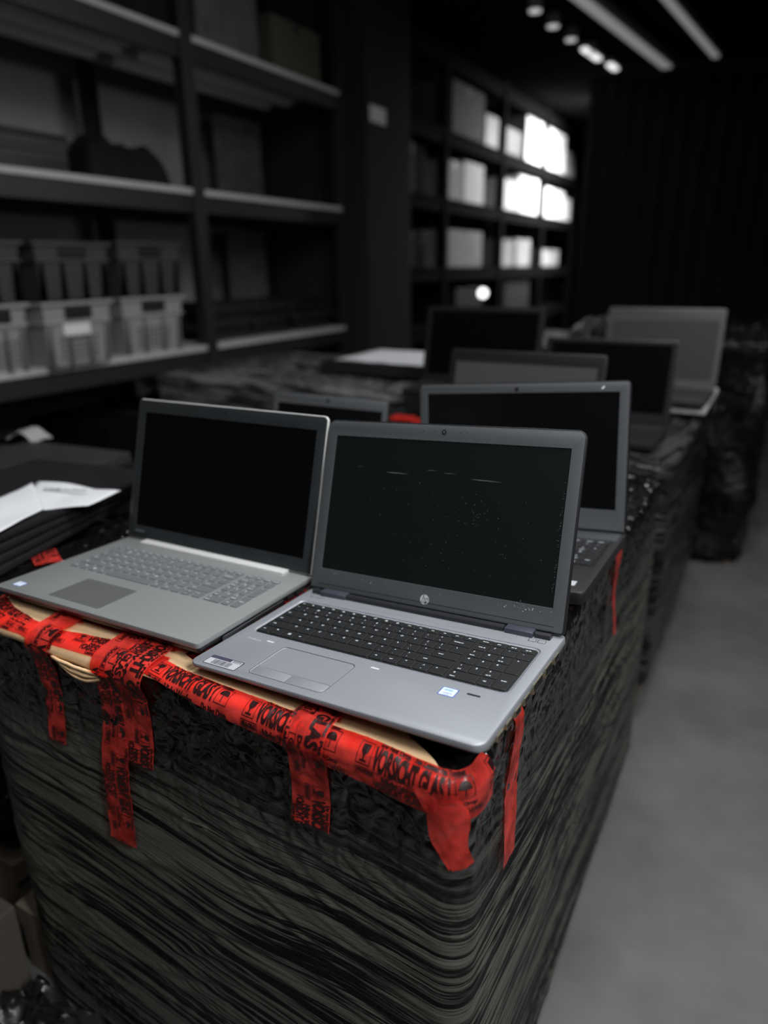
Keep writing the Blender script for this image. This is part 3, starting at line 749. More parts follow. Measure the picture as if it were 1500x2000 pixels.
def tape(fn, L, W=.05, phase=0.0, name='warning_tape', wl=None, wr=None, lift=.0009, cutL=None, cuts_u=(), seed=0, label=None, txt=True):
    """fn(u, w, lift) -> Vector.  wl/wr: functions narrowing the strip"""
    wl = wl or (lambda u: -W/2); wr = wr or (lambda u: W/2)
    nu = max(8, int(L/.0035)); nw = 18; b = bmesh.new(); V = []
    wr_ = lambda u, w: .0010*noise.noise(Vector((u*45+seed, w*60, seed)))+.0007*noise.noise(Vector((u*120, w*140+seed, 1)))
    for i in range(nu+1):
        u = L*i/nu; a, c = wl(u), wr(u)
        V.append([b.verts.new(fn(u, a+(c-a)*k/nw, lift+max(0, wr_(u, a+(c-a)*k/nw)+.0009))) for k in range(nw+1)])
    for i in range(nu):
        for k in range(nw): b.faces.new((V[i][k], V[i+1][k], V[i+1][k+1], V[i][k+1]))
    # torn zigzag end
    for k in range(nw+1):
        u = L-(.0025 if k % 2 else 0)-.0018*random.random(); w_ = wl(L)+(wr(L)-wl(L))*k/nw
        V[nu][k].co = fn(u, w_, lift+max(0, wr_(u, w_)+.0009))
    o = obj(name, b, M['tape'], t1); smooth(o, 70)
    if label: o['label'] = label
    if txt:
        p = print_bm(L, W, phase)
        for q in [.004*i for i in range(1, int(L/.004))]: bmesh.ops.bisect_plane(p, geom=p.verts[:]+p.edges[:]+p.faces[:], plane_co=(q, 0, 0), plane_no=(1, 0, 0))
        for q in [-.024+.002*i for i in range(25)]: bmesh.ops.bisect_plane(p, geom=p.verts[:]+p.edges[:]+p.faces[:], plane_co=(0, q, 0), plane_no=(0, 1, 0))
        for q in cuts_u: bmesh.ops.bisect_plane(p, geom=p.verts[:]+p.edges[:]+p.faces[:], plane_co=(q, 0, 0), plane_no=(1, 0, 0))
        kill = []
        for f in p.faces:
            c = f.calc_center_median()
            if not (wl(c.x) < c.y < wr(c.x)): kill.append(f)
        if kill: bmesh.ops.delete(p, geom=kill, context='FACES')
        for v in p.verts:
            u, w_ = v.co.x, v.co.y; v.co = fn(u, w_, lift+.0006+max(0, wr_(u, w_)+.0009))
        obj('tape_print', p, M['tape_ink'], o)
    return o
RC = .035
def front_corner(x, d, lift):
    """front edge that turns round the right hand corner"""
    xc = PX1-RC
    if x <= xc: return edge(x, d, lift)
    s = x-xc; a = min(s/RC, PI/2); e = edge(xc, d, lift)
    rad = PY0+RC-e.y
    p = Vector((xc+rad*math.sin(a), PY0+RC-rad*math.cos(a), e.z))
    if s/RC > PI/2: p.y += s-RC*PI/2
    return p
cut_r = [R_*PI/4*k/3 for k in (-3, -2, -1, 0, 1, 2, 3)]
# strips running along the front edge (u = x), d = -w + centre
def along(x0, dc, slope=0, wav=.0, lf=.0055, sd=0):
    def fn(u, w_, lift):
        x = x0+u; d = dc+slope*u-w_+wav*noise.noise(Vector((x*8, sd, 0)))
        k = 1-sstep(.002, .02, d)
        return front_corner(x, d, lift+lf*k+.0007)
    return fn
def bis_w(p): pass
nrw = lambda W, k: (lambda u: -W/2*k(u), lambda u: W/2*k(u))
def interp(tab, x):
    if x <= tab[0][0]: return tab[0][1]
    for (a, p), (c, q) in zip(tab, tab[1:]):
        if x <= c: return p+(q-p)*(x-a)/(c-a)
    return tab[-1][1]
def edge_tape(x0, x1, top_tab, wid_tab, phase, seed, lift=.0010, lf=.0030, squeeze=False):
    # top_tab: how far back the upper edge of the strip lies; wid_tab: its width
    def fn(u, w_, lift):
        x = x0+u; wd = interp(wid_tab, x); t_ = .025-w_
        if squeeze: t_ *= wd/.05
        d = interp(top_tab, x)+t_
        k = 1-sstep(.0, .03, d)
        return front_corner(x, d, lift+lf*k+.0032*(1-k)+.0006)
    if squeeze: return tape(fn, x1-x0, phase=phase, seed=seed, lift=lift)
    return tape(fn, x1-x0, phase=phase, seed=seed, lift=lift, wl=lambda u: .025-interp(wid_tab, x0+u), wr=lambda u: .025)
edge_tape(EX0+.004, -.775, [(-.955, -.052), (-.90, -.032), (-.84, -.022), (-.78, -.014)], [(-.955, .050), (-.90, .034), (-.84, .024), (-.78, .020)], .02, 1, squeeze=True)
edge_tape(-.80, -.60, [(-.80, -.016), (-.77, -.024), (-.70, -.033), (-.62, -.034)], [(-.80, .018), (-.77, .025), (-.70, .032), (-.62, .032)], .10, 2, squeeze=True)
edge_tape(-.622, -.150, [(-.63, -.030), (-.5, -.021), (-.4, -.017), (-.3, -.015), (-.25, -.010), (-.2, -.008)], [(-.62, .026), (-.5, .031), (-.4, .038), (-.3, .044), (-.2, .05)], .132, 3, lift=.0012)
# torn sliver of tape behind the cardboard
fn = lambda u, w_, lift: edge(-.765+u, -.052-w_, lift+.0062)
tape(fn, .15, W=.012, seed=4, txt=False)
# hanging strips: u runs from the top across the edge and down
def hang(xc, d0, lean=0, wv=0, lf=.0068, sd=0, ylean=0):
    def fn(u, w_, lift):
        d = d0+u; x = xc+w_+lean*max(0, d)+ylean*max(0, -d)+wv*math.sin(d*30)
        k = 1-sstep(.002, .03, d)
        return front_corner(x, d, lift+lf*k+.0034)
    return fn
a, c = (lambda u: -.025+.010*sstep(.12, .24, u)), (lambda u: .025-.006*sstep(.05, .12, u)+.002*sstep(.18, .25, u))
tape(hang(-.795, -.105, -.02, .002), .262, phase=.06, wl=a, wr=c, seed=5)
tape(hang(-.668, -.125, -.09, .002), .41, phase=.04, seed=6, lift=.001)
tape(hang(-.629, -.115, -.05, .001), .25, phase=.10, seed=7, lift=.0022)
tape(hang(-.371, -.07, -.02, .001), .188, phase=.02, seed=8, lift=.0022)
# across the top between the laptops
def ontop(x0, y0, x1, y1, base=.0015):
    d = Vector((x1-x0, y1-y0)); L = d.length; d.normalize(); nrm = Vector((-d.y, d.x))
    def fn(u, w_, lift):
        x = x0+d.x*u+nrm.x*w_; y = y0+d.y*u+nrm.y*w_
        return Vector((x, y, topz(x, y)+lift+base))
    return fn, L
fn, L = ontop(-.570, .555, -.572, .85, .003); tape(fn, L, phase=.08, seed=9)
fn, L = ontop(-.47, .58, -.47, .80, .001); tape(fn, L, phase=.05, seed=15, txt=False)
fn, L = ontop(-1.065, .700, -1.0, .665, .004); tape(fn, .075, W=.042, phase=.08, seed=10)
# right hand face strips
def rhang(yc, d0, lean=0, wv=0):
    def fn(u, w_, lift):
        d = d0+u; y = yc-w_+lean*max(0, d)+wv*math.sin(d*25); return redge(y, d, lift+.0035)
    return fn
a, c = nrw(.05, lambda u: .45+.4*abs(math.sin(u*11)))
tape(rhang(.632, -.02, -.05, .004), .21, wl=a, wr=c, seed=11, txt=False)
a, c = nrw(.05, lambda u: .9-.55*sstep(.03, .15, u))
tape(rhang(1.15, -.03, .25, .004), .21, wl=a, wr=c, seed=12, txt=False)
fn = lambda u, w_, lift: front_corner(-.226+w_+u*.30+.004*math.sin(u*70), .008+u, lift+.0050+.0025*abs(math.sin(u*55+w_*80)))
tape(fn, .095, phase=.03, seed=13, W=.05, wl=lambda u: -.020+.10*max(0, u-.02), wr=lambda u: .021-.12*max(0, u-.04), txt=False)
fn, L = ontop(-.665, .525, -.535, .655, .0095); tape(fn, L, phase=.08, seed=19)

# ------------------------------------------------------------------ laptops
def keyboard(t, name_rows, u, v, ox, oy, zt, m_key, m_leg, parent, gap=.0022, h=.0016, rad=.0012, col_main=None, fs=.0042, dim=None):
    """keys laid out from the back left corner (ox, oy); u main pitch, v row pitch"""
    for row in name_rows:
        y, hgt, keys = row
        for (x, wd, hh, txt) in keys:
            x0 = ox+x+gap/2; x1 = ox+x+wd-gap/2; y1 = oy-y-gap/2; y0 = oy-y-hh+gap/2
            b = bmesh.new(); cx, cy = (x0+x1)/2, (y0+y1)/2
            slab(b, x0-cx, x1-cx, y0-cy, y1-cy, rad, 0, h, .0005, .0001, n=2)
            if txt and len(txt) == 2 and txt[0] == '^':   # split up/down key
                pass
            if txt:
                sz = fs if len(txt) <= 2 else fs*.62
                if txt == 'WIN':
                    for (a, c) in ((-1, -1), (.1, -1), (-1, .1), (.1, .1)):
                        q = .0021; b.faces.new([b.verts.new((p*q, r*q, h+.00006)) for p, r in ((a, c), (a+.9, c), (a+.9, c+.9), (a, c+.9))]).material_index = 1
                elif '|' in txt:
                    A, B = txt.split('|'); yy = (y1-y0)*.2
                    put_text(b, A, fs*.95, T(x0-cx+.0042, y1-cy-.0042, h+.00006), 1, 1, .00012)
                    put_text(b, B, fs*.62, T(x0-cx+.0052, y0-cy+.0036, h+.00006), 1, 1, .0001)
                elif txt == '^v':
                    put_text(b, '^', fs*1.2, T(0, (y1-y0)*.16, h+.00006), 1, 1.2, .00008); put_text(b, 'v', fs*.7, T(0, -(y1-y0)*.28, h+.00006), 1, 1.2, .00005)
                    b.faces.new([b.verts.new((p, r, h+.00005)) for p, r in ((-(x1-x0)/2+.0006, -.0004), ((x1-x0)/2-.0006, -.0004), ((x1-x0)/2-.0006, .0004), (-(x1-x0)/2+.0006, .0004))]).material_index = 2
                else:
                    ty = (y1-cy-.0044) if len(txt) <= 2 and (y1-y0) > .012 else 0
                    tx = (x0-cx+.0045+.0006*len(txt)) if len(txt) > 2 else (x0-cx+.0055)
                    if len(txt) > 2 and (x1-x0) > .03: tx = x0-cx+.009
                    put_text(b, txt, sz, T(tx, ty, h+.00006), 1, 1.15, .00012)
            o = obj('key', b, [m_key, m_leg, M['tray_black']], parent); o.location = (cx, cy, zt)
def layout(W, H, main, fn_h, num=4, texts=True):
    """rows with key rectangles for a 15 inch keyboard; returns rows in metres from the back-left corner"""
    u = main/14.35; r = (H-fn_h)/5; nx0 = main+.0035 if num else main; nu = (W-nx0)/4
    rows = []
    fnl = ['esc']+['f%d' % i for i in range(1, 13)]+['ins', 'prt', 'del']
    ks = [(main*i/16, main/16, fn_h, fnl[i]) for i in range(16)]
    ks += [(nx0+nu*i, nu, fn_h, ['home', 'end', 'pg up', 'pg dn'][i]) for i in range(4)]
    rows.append((0, fn_h, ks))
    def mk(y, lst):
        x = 0; out = []
        for wd, tx in lst: out.append((x, wd*u, r, tx)); x += wd*u
        return y, out
    d2 = lambda s: s
    y = fn_h
    y_, k = mk(y, [(.85, '~')]+[(1, s) for s in ('!|1', '@|2', '#|3', '$|4', '%|5', '^|6', '&|7', '*|8', '(|9', ')|0', '_|-', '+|=')]+[(1.5, 'backspace')])
    k += [(nx0+nu*i, nu, r, ['num lk', '/', '*', '-'][i]) for i in range(4)]; rows.append((y, r, k)); y += r
    y_, k = mk(y, [(1.3, 'tab')]+[(1, s) for s in 'QWERTYUIOP']+[(1, '{|['), (1, '}|]'), (1.05, '\\')])
    k += [(nx0, nu, r, '7|home'), (nx0+nu, nu, r, '8'), (nx0+2*nu, nu, r, '9|pg up'), (nx0+3*nu, nu, 2*r, '+')]; rows.append((y, r, k)); y += r
    y_, k = mk(y, [(1.55, 'caps')]+[(1, s) for s in 'ASDFGHJKL']+[(1, ':|;'), (1, '"'), (1.8, 'enter')])
    k += [(nx0, nu, r, '4'), (nx0+nu, nu, r, '5'), (nx0+2*nu, nu, r, '6')]; rows.append((y, r, k)); y += r
    y_, k = mk(y, [(1.95, 'shift')]+[(1, s) for s in 'ZXCVBNM']+[(1, '<|,'), (1, '>|.'), (1, '?|/'), (2.4, 'shift')])
    k += [(nx0, nu, r, '1|end'), (nx0+nu, nu, r, '2'), (nx0+2*nu, nu, r, '3|pg dn'), (nx0+3*nu, nu, 2*r, 'enter')]; rows.append((y, r, k)); y += r
    y_, k = mk(y, [(1.1, 'ctrl'), (1, 'fn'), (1, 'WIN'), (1, 'alt'), (5, ''), (1.05, 'alt'), (1.05, 'ctrl'), (1.05, '<'), (1.05, '^v'), (1.05, '>')])
    k += [(nx0, 2*nu, r, '0|insert'), (nx0+2*nu, nu, r, 'del')]; rows.append((y, r, k))
    return [(yy, h_, [(a, b_, c, t_) for a, b_, c, t_ in kk]) for yy, h_, kk in rows]
def flat_poly(name, pts, z, m, parent, th=.0002):
    b = bmesh.new(); A = loop(b, pts, z); Bt = loop(b, pts, z+th); loft(b, [A, Bt]); b.faces.new(Bt); b.faces.new(A[::-1])
    return obj(name, b, m, parent)
def lid_frame(t, tilt, hz):
    """empty for the lid so that its parts sit in lid axes: x across, z up, -y towards the user; used as a matrix only"""
    return T(0, 0, hz) @ Matrix.Rotation(-tilt, 4, 'X')
def lid_obj(name, bm, m, parent, LM):
    bm.transform(LM); return obj(name, bm, m, parent)
Rx90 = Matrix.Rotation(PI/2, 4, 'X')   # xy -> xz (facing -y)
def build_lid(t, LM, W, z0, z1, sx0, sx1, sz0, sz1, rt, rb, m_shell, m_bezel, m_screen, th=.007, rim=.0022, shell_label=None):
    b = bmesh.new(); slab(b, -W/2, W/2, z0, z1, [rb, rb, rt, rt], -th, -.0006, .0012, .002); b.transform(Rx90)
    o = lid_obj('lid', b, m_shell, t, LM); smooth(o, 40)
    b = bmesh.new(); slab(b, -W/2+rim, W/2-rim, z0+rim, z1-rim, [max(rb-rim, .001)]*2+[max(rt-rim, .001)]*2, -.0008, .0009, .0006, .0001,
                          holes=[(sx0, sx1, sz0, sz1, .0006, .0013, .0006)]); b.transform(Rx90)
    bz = lid_obj('screen_bezel', b, m_bezel, t, LM); smooth(bz, 40)
    b = bmesh.new(); slab(b, sx0+.0006, sx1-.0006, sz0+.0006, sz1-.0006, .0004, -.0004, .0000, .0001, .0001, n=1); b.transform(Rx90)
    sc = lid_obj('screen', b, m_screen, t, LM)
    return o, bz, sc
def pose(t, x, y, z, yaw, tx=0, ty=0):
    m = Matrix.Rotation(yaw, 4, 'Z') @ Matrix.Rotation(ty, 4, 'Y') @ Matrix.Rotation(tx, 4, 'X')
    t.matrix_world = T(x, y, z) @ m

# --- front laptop
def front_laptop():
    t = thing('laptop', 'open silver grey laptop with black keys, barcode label and round emblem, nearest', 'laptop')
    W, D = .378, .2402; zt = .022
    b = bmesh.new()
    slab(b, -W/2, W/2, -D, .012, [.013, .013, .006, .006], .0105, zt, .0022, .0025,
         holes=[(-.1755, .1765, -.1435, -.0345, .010, .0022, .0035), (-.1065, -.0005, -.2285, -.1600, .007, .0007, .0009)], n=8)
    for v in b.verts:    # the front lip is thin, thinner still at the left corner
        if v.co.z < zt-.003 and v.co.y < -D+.022:
            v.co.z += .0058*(1-max(0, v.co.y+D)/.022)*(1-.6*sstep(-.02, .18, v.co.x))
    o = obj('base', b, M['hp_silver'], t); smooth(o, 40)
    b = bmesh.new(); slab(b, -W/2+.003, W/2-.002, -D+.016, .012, [.012, .012, .006, .006], 0, .0107, .0006, .0085); o = obj('base_bottom', b, M['hp_bottom'], t); smooth(o, 40)
    # keyboard
    KX0, KX1, KY0, KY1 = -.1722, .1726, -.1398, -.0382
    b = bmesh.new(); slab(b, KX0, KX1, KY0, KY1, .005, zt-.0021, zt-.0013, .0003, .0001); kb = obj('keyboard', b, M['tray_black'], t)
    keyboard(t, layout(KX1-KX0-.002, KY1-KY0-.002, .269, .0118), 0, 0, KX0+.001, KY1-.001, zt-.0014, M['key_black'], M['legend'], kb, gap=.0017)
    # touchpad and its two buttons
    b = bmesh.new(); slab(b, -.1050, -.0018, -.2105, -.1612, [.001, .001, .006, .006], zt-.0009, zt-.0003, .0003, .0001); o = obj('touchpad', b, M['hp_silver'], t)
    for x0, x1, r in ((-.1050, -.0545, [.006, .001, .001, .001]), (-.0535, -.0018, [.001, .006, .001, .001])):
        b = bmesh.new(); slab(b, x0, x1, -.2275, -.2115, r, zt-.0009, zt-.0001, .0008, .0001); o = obj('touchpad_button', b, M['hp_silver'], t); smooth(o, 40)
    # trim lines: bright edge round the top of the pad
    b = bmesh.new()
    pts = rrect(-.1068, -.0002, -.2290, -.1597, .0072, 8); pin = rrect(-.1061, -.0009, -.2283, -.1604, .0066, 8)
    A = loop(b, pts, zt+.0001); Bn = loop(b, pin, zt+.0001); loft(b, [A, Bn]); obj('touchpad_rim', b, M['chrome'], t)
    b = bmesh.new(); A = loop(b, rrect(-.1762, .1772, -.1442, -.0338, .0105, 8), zt+.0002); B2 = loop(b, rrect(-.1752, .1762, -.1432, -.0348, .0098, 8), zt+.0002)
    loft(b, [A, B2]); obj('keyboard_rim', b, mat('bright_lilac_trim', (.42, .43, .52), .3, .5), t)
    # speaker grille strip
    b = bmesh.new(); slab(b, -.1345, .1355, -.0250, -.0125, .001, zt-.0001, zt+.0003, .0002, .0001, n=2)
    for i in range(90):
        for j in range(3):
            x = -.131+i*.0030; y = -.0222+j*.0035; b.faces.new([b.verts.new((x+p, y+q, zt+.00034)) for p, q in ((0, 0), (.0007, 0), (.0007, .0007), (0, .0007))]).material_index = 1
    obj('speaker_grille', b, [M['grille'], M['le_pad']], t)
    def ringb(name, x0, x1, y0, y1, r, m):
        b = bmesh.new(); slab(b, x0, x1, y0, y1, r, zt-.0003, zt+.0004, .0004, .0001); o = obj(name, b, m, t)
        b = bmesh.new(); A = loop(b, rrect(x0-.0007, x1+.0007, y0-.0007, y1+.0007, r+.0005, 5), zt+.00012); B2 = loop(b, rrect(x0, x1, y0, y1, r, 5), zt+.00012); loft(b, [A, B2]); obj('button_gap', b, M['edge_black'], o)
    ringb('power_button', -.172, -.151, -.0205, -.0150, .0025, M['hp_silver'])
    ringb('quick_button', .1525, .1610, -.0205, -.0135, .001, M['hp_silver']); ringb('quick_button', .1640, .1725, -.0205, -.0135, .001, M['hp_silver'])
    # hinges
    b = bmesh.new(); tube(b, (-.117, -.0050, .0232), (.117, -.0050, .0232), .0056, 20); o = obj('hinge_tube', b, M['hinge_black'], t); smooth(o, 50)
    for x0, x1 in ((-.162, -.118), (.118, .155)):
        b = bmesh.new(); box(b, x0, x1, -.0125, .003, .0195, .0285, 0, .003); o = obj('hinge_cover', b, M['hinge_blue'], t); smooth(o, 40)
    for x0, x1 in ((-.176, -.1635), (.1565, .176)):
        b = bmesh.new(); tube(b, (x0, -.0050, .0232), (x1, -.0050, .0232), .0052, 18); o = obj('hinge_cap', b, M['hinge_black'], t); smooth(o, 50)
    # stickers and lettering on the palm rest
    x0, x1, y0, y1 = .1090, .1280, -.1750, -.1585
    o = flat_poly('processor_sticker', rrect(x0, x1, y0, y1, .0012, 3), zt, M['sticker_blue'], t)
    b = bmesh.new(); A = loop(b, rrect(x0+.0011, x1-.0011, y0+.0011, y1-.0011, .001, 3), zt+.00026); b.faces.new(A).material_index = 0
    cx = (x0+x1)/2
    put_text(b, 'intel', .0048, T(cx-.001, y1-.005, zt+.0003), 1, 1, .00005); put_text(b, 'CORE i5', .0031, T(cx, y0+.0052, zt+.0003), 1, 1, .0001)
    b.faces.new([b.verts.new((cx+(.0074 if k % 2 == 0 else .0074)*math.cos(k*PI/12), (y1-.005)+.0030*math.sin(k*PI/12), zt+.00029)) for k in range(24)]).material_index = 2
    put_text(b, 'inside', .0028, T(cx, y0+.0023, zt+.0003), 1)
    obj('sticker_face', b, [M['sticker_white'], M['sticker_blue'], mat('sticker_pale', (.45, .6, .8), .4)], o)
    x0, x1, y0, y1 = -.1715, -.1215, -.2340, -.2140
    o = flat_poly('asset_label', rrect(x0, x1, y0, y1, .0015, 3), zt, M['label_purple'], t)
    b = bmesh.new(); z = zt+.00026
    b.faces.new([b.verts.new((p, q, z)) for p, q in ((x0+.001, y0+.001), (x1-.001, y0+.001), (x1-.001, y1-.0062), (x0+.001, y1-.0062))])
    rb = random.Random(3); x = x0+.010
    while x < x1-.012:
        w_ = rb.choice((.0003, .0005, .0008)); b.faces.new([b.verts.new((p, q, z+.00004)) for p, q in ((x, y0+.0025), (x+w_, y0+.0025), (x+w_, y1-.0075), (x, y1-.0075))]).material_index = 1; x += w_+rb.choice((.0003, .0005, .0007))
    b.faces.new([b.verts.new((p, q, z+.00002)) for p, q in ((x1-.018, y1-.0058), (x1-.0015, y1-.0058), (x1-.0015, y1-.0012), (x1-.018, y1-.0012))])
    put_text(b, '005974', .0042, T(x1-.0098, y1-.0035, z+.00006), 1, 1, .0001)
    put_text(b, 'EIGENTUM · PROPERTY', .0026, T(x0+.016, y1-.0035, z+.00006), 2)
    obj('label_print', b, [M['label_silver'], M['ink'], M['legend_dim']], o)
    b = bmesh.new(); put_text(b, 'ProBook', .0062, T(-.1545, -.1605, zt+.0001), 0, 1, .00003); obj('badge_lettering', b, mat('pale_grey_print', (.42, .44, .5), .4), t)
    for cx, cy in ((.022, -.1575), (-.131, -.1575)):
        flat_poly('paper_scrap', [(cx-.0055, cy-.0012), (cx+.005, cy-.0016), (cx+.0055, cy+.0013), (cx-.005, cy+.0016)], zt, mat('grey_white_paper', (.5, .5, .52), .7), t)
    flat_poly('fingerprint_slot', rrect(.1375, .1525, -.1625, -.1595, .0008, 2), zt, M['edge_black'], t)
    # ports on the right side, drive slot on the left
    for i, (ya, yb, za, zb) in enumerate(((-.205, -.190, .006, .013), (-.182, -.168, .006, .013), (-.158, -.142, .005, .014), (-.132, -.116, .005, .014), (-.105, -.075, .004, .0155), (-.066, -.044, .004, .0155), (-.034, -.018, .005, .0145))):
        b = bmesh.new(); box(b, W/2-.003, W/2+.0006, ya, yb, za, zb); 
        box(b, W/2-.003, W/2+.0009, ya+.0012, yb-.0012, za+.0013, zb-.0013, 1); obj('port', b, [M['port_metal'], M['port']], t)
    b = bmesh.new(); box(b, -W/2-.0004, -W/2+.001, -.19, -.06, .006, .0068); obj('drive_slot', b, M['port'], t)
    # lid
    LM = lid_frame(t, .3279, .022)
    lid, bez, scr = build_lid(t, LM, .378, .0035, .2512, -.1724, .1724, .0340, .2282, .012, .005, M['edge_black'], M['hp_bezel'], M['screen'], .0075)
    # emblem
    b = bmesh.new(); b.faces.new([b.verts.new((.0066*math.cos(k*PI/16), .0066*math.sin(k*PI/16), 0)) for k in range(32)]); b.transform(Rx90)
    b.transform(T(0, -.00105, .0165)); em = lid_obj('round_emblem', b, M['logo_silver'], t, LM)
    b = bmesh.new(); put_text(b, 'hp', .0125, T(.0001, .0007, 0), 0, .82, -.0001, .35)
    for (xa, ya, xb, yb) in ((-.0027, .0028, -.0017, .0061), (.0012, -.0061, .0022, -.0028)):
        b.faces.new([b.verts.new((p, q, 0)) for p, q in ((xa, ya), (xa+.0012, ya), (xb+.0012, yb), (xb, yb))])
    b.transform(Rx90); b.transform(T(0, -.0012, .0165)); lid_obj('emblem_letters', b, M['edge_black'], em, LM)
    # webcam, microphones
    b = bmesh.new(); tube(b, (0, -.0009, .2402), (0, -.0014, .2402), .0034, 20); wc = lid_obj('webcam', b, M['edge_black'], t, LM)
    b = bmesh.new(); tube(b, (0, -.0014, .2402), (0, -.0016, .2402), .0014, 14); lid_obj('camera_lens', b, mat('lens_glass', (.09, .09, .1), .1), wc, LM)
    b = bmesh.new()
    for x in (-.031, -.014, .024, .033): tube(b, (x, -.0009, .2402), (x, -.0012, .2402), .0007, 8)
    lid_obj('microphone_holes', b, M['port'], t, LM)
    b = bmesh.new(); box(b, -.176, .176, -.0013, -.0008, .0125, .0129); lid_obj('bezel_seam', b, M['port'], t, LM)
    # scratches on the panel
    b = bmesh.new(); rb = random.Random(5)
    def scr_(x, z, l, w_, a=0):
        ca, sa = math.cos(a), math.sin(a)
        b.faces.new([b.verts.new((x+p*ca-q*sa, -.00006, z+p*sa+q*ca)) for p, q in ((0, 0), (l*.3, -w_*.5), (l, 0), (l*.6, w_*.5), (l*.2, w_*.4))])
    scr_(-.082, .181, .036, .0011, -.01); scr_(.045, .181, .045, .0011, -.02); scr_(-.13, .186, .009, .0005); scr_(-.02, .188, .016, .0005, .02); scr_(.005, .186, .02, .0005)
    for i in range(60):
        scr_(rb.gauss(.03, .06), rb.uniform(.06, .16), rb.uniform(.0006, .0022), rb.uniform(.0004, .0008), rb.uniform(0, 3))
    for i in range(14): scr_(.060+rb.gauss(0, .008), .14+rb.gauss(0, .012), rb.uniform(.001, .003), .0006, rb.uniform(0, 3))
    for i in range(40): scr_(.170-abs(rb.gauss(0, .0012)), rb.uniform(.05, .19), .0012, .0006, rb.uniform(0, 3))
    lid_obj('screen_scratches', b, M['scratch'], scr, LM)
    b = bmesh.new()
    for i in range(26):
        x, z = rb.uniform(-.17, .18), .030+abs(rb.gauss(0, .003))*(-1 if rb.random() < .7 else 1)
        if i > 10: x = rb.gauss(.13, .015)
        s = rb.uniform(.0003, .0008); b.faces.new([b.verts.new((x+p*s, -.00098, z+q*s)) for p, q in ((-1, 0), (0, -1), (1, 0), (0, 1))])
    lid_obj('bezel_scuffs', b, M['legend'], bez, LM)
    pose(t, -.3609, .7573, TZ, -.0394, math.radians(-1.267), math.radians(-3.472))
    return t
front_laptop()

def silver_laptop():
    t = thing('laptop', 'open silver laptop with grey keys and glossy black screen frame, on the left', 'laptop')
    W, D = .378, .2451; zt = .02
    b = bmesh.new()
    slab(b, -W/2, W/2, -D, .011, [.006, .006, .004, .004], .012, zt, .0012, .002, holes=[(-.0955, .0045, -.2310, -.1635, .003, .0006, .0004)], n=5)
    o = obj('base', b, M['le_silver'], t); smooth(o, 40)
    b = bmesh.new(); slab(b, -W/2+.004, W/2-.003, -D+.006, .009, [.006, .006, .004, .004], 0, .0121, .0006, .0085); o = obj('base_bottom', b, M['dark_base'], t); smooth(o, 40)
    KX0, KX1, KY0, KY1 = -.1625, .1650, -.1420, -.0370
    b = bmesh.new(); slab(b, KX0, KX1, KY0, KY1, .004, zt-.0002, zt+.00015, .0001, .0001); kb = obj('keyboard', b, M['le_silver'], t)
    keyboard(t, layout(KX1-KX0, KY1-KY0, .262, .0125), 0, 0, KX0, KY1, zt+.0001, M['le_key'], M['legend'], kb, gap=.0030, h=.0013, rad=.0022, fs=.0052)
    b = bmesh.new(); slab(b, -.0949, .0039, -.2304, -.1641, .0026, zt-.0008, zt-.0002, .0003, .0001); obj('touchpad', b, M['le_pad'], t)
    b = bmesh.new(); A = loop(b, rrect(-.0960, .0050, -.2315, -.1630, .0034, 4), zt+.0001); B2 = loop(b, rrect(-.0955, .0045, -.2310, -.1635, .003, 4), zt+.0001); loft(b, [A, B2]); obj('touchpad_rim', b, M['chrome'], t)
    b = bmesh.new(); box(b, -.142, .150, -.0165, .0000, zt-.001, zt+.0050, 0, .0015); o = obj('hinge_bar', b, M['le_bar'], t); smooth(o, 40)
    x0, x1, y0, y1 = -.1700, -.1530, -.2320, -.2180
    o = flat_poly('processor_sticker', rrect(x0, x1, y0, y1, .001, 3), zt, M['sticker_blue'], t)
    b = bmesh.new(); b.faces.new(loop(b, rrect(x0+.0009, x1-.0009, y0+.0009, y1-.0009, .001, 3), zt+.00026)); put_text(b, 'intel', .0045, T((x0+x1)/2, y1-.0045, zt+.0003), 1); put_text(b, 'inside', .003, T((x0+x1)/2, y0+.0035, zt+.0003), 1)
    obj('sticker_face', b, [M['sticker_white'], M['sticker_blue']], o)
    b = bmesh.new(); box(b, W/2-.004, W/2+.0003, -.20, -.07, .0045, .0105); box(b, W/2-.004, W/2+.0006, -.198, -.072, .0096, .0103, 1); obj('drive_bay', b, [M['edge_black'], M['le_pad']], t)
    for ya, yb in ((-.06, -.045), (-.038, -.023)):
        b = bmesh.new(); box(b, W/2-.004, W/2+.0004, ya, yb, .005, .010); obj('port', b, M['port'], t)
    LM = lid_frame(t, .2357, .020)
    lid, bez, scr = build_lid(t, LM, .378, .002, .2395, -.1721, .1721, .0242, .2177, .008, .002, M['le_bar'], M['le_gloss'], M['screen_gloss'], .0065, .0014)
    b = bmesh.new(); tube(b, (0, -.0009, .2290), (0, -.0013, .2290), .0022, 16); lid_obj('webcam', b, M['port'], t, LM)
    b = bmesh.new(); put_text(b, 'Lenovo', .0062, T(0, 0, 0), 0, 1.1, .0001); b.transform(Rx90); b.transform(T(-.1605, -.0011, .0165)); lid_obj('bezel_lettering', b, M['legend_dim'], t, LM)
    pose(t, -.7503, .7802, TZ, .019, math.radians(-2.745), math.radians(-.028))
silver_laptop()

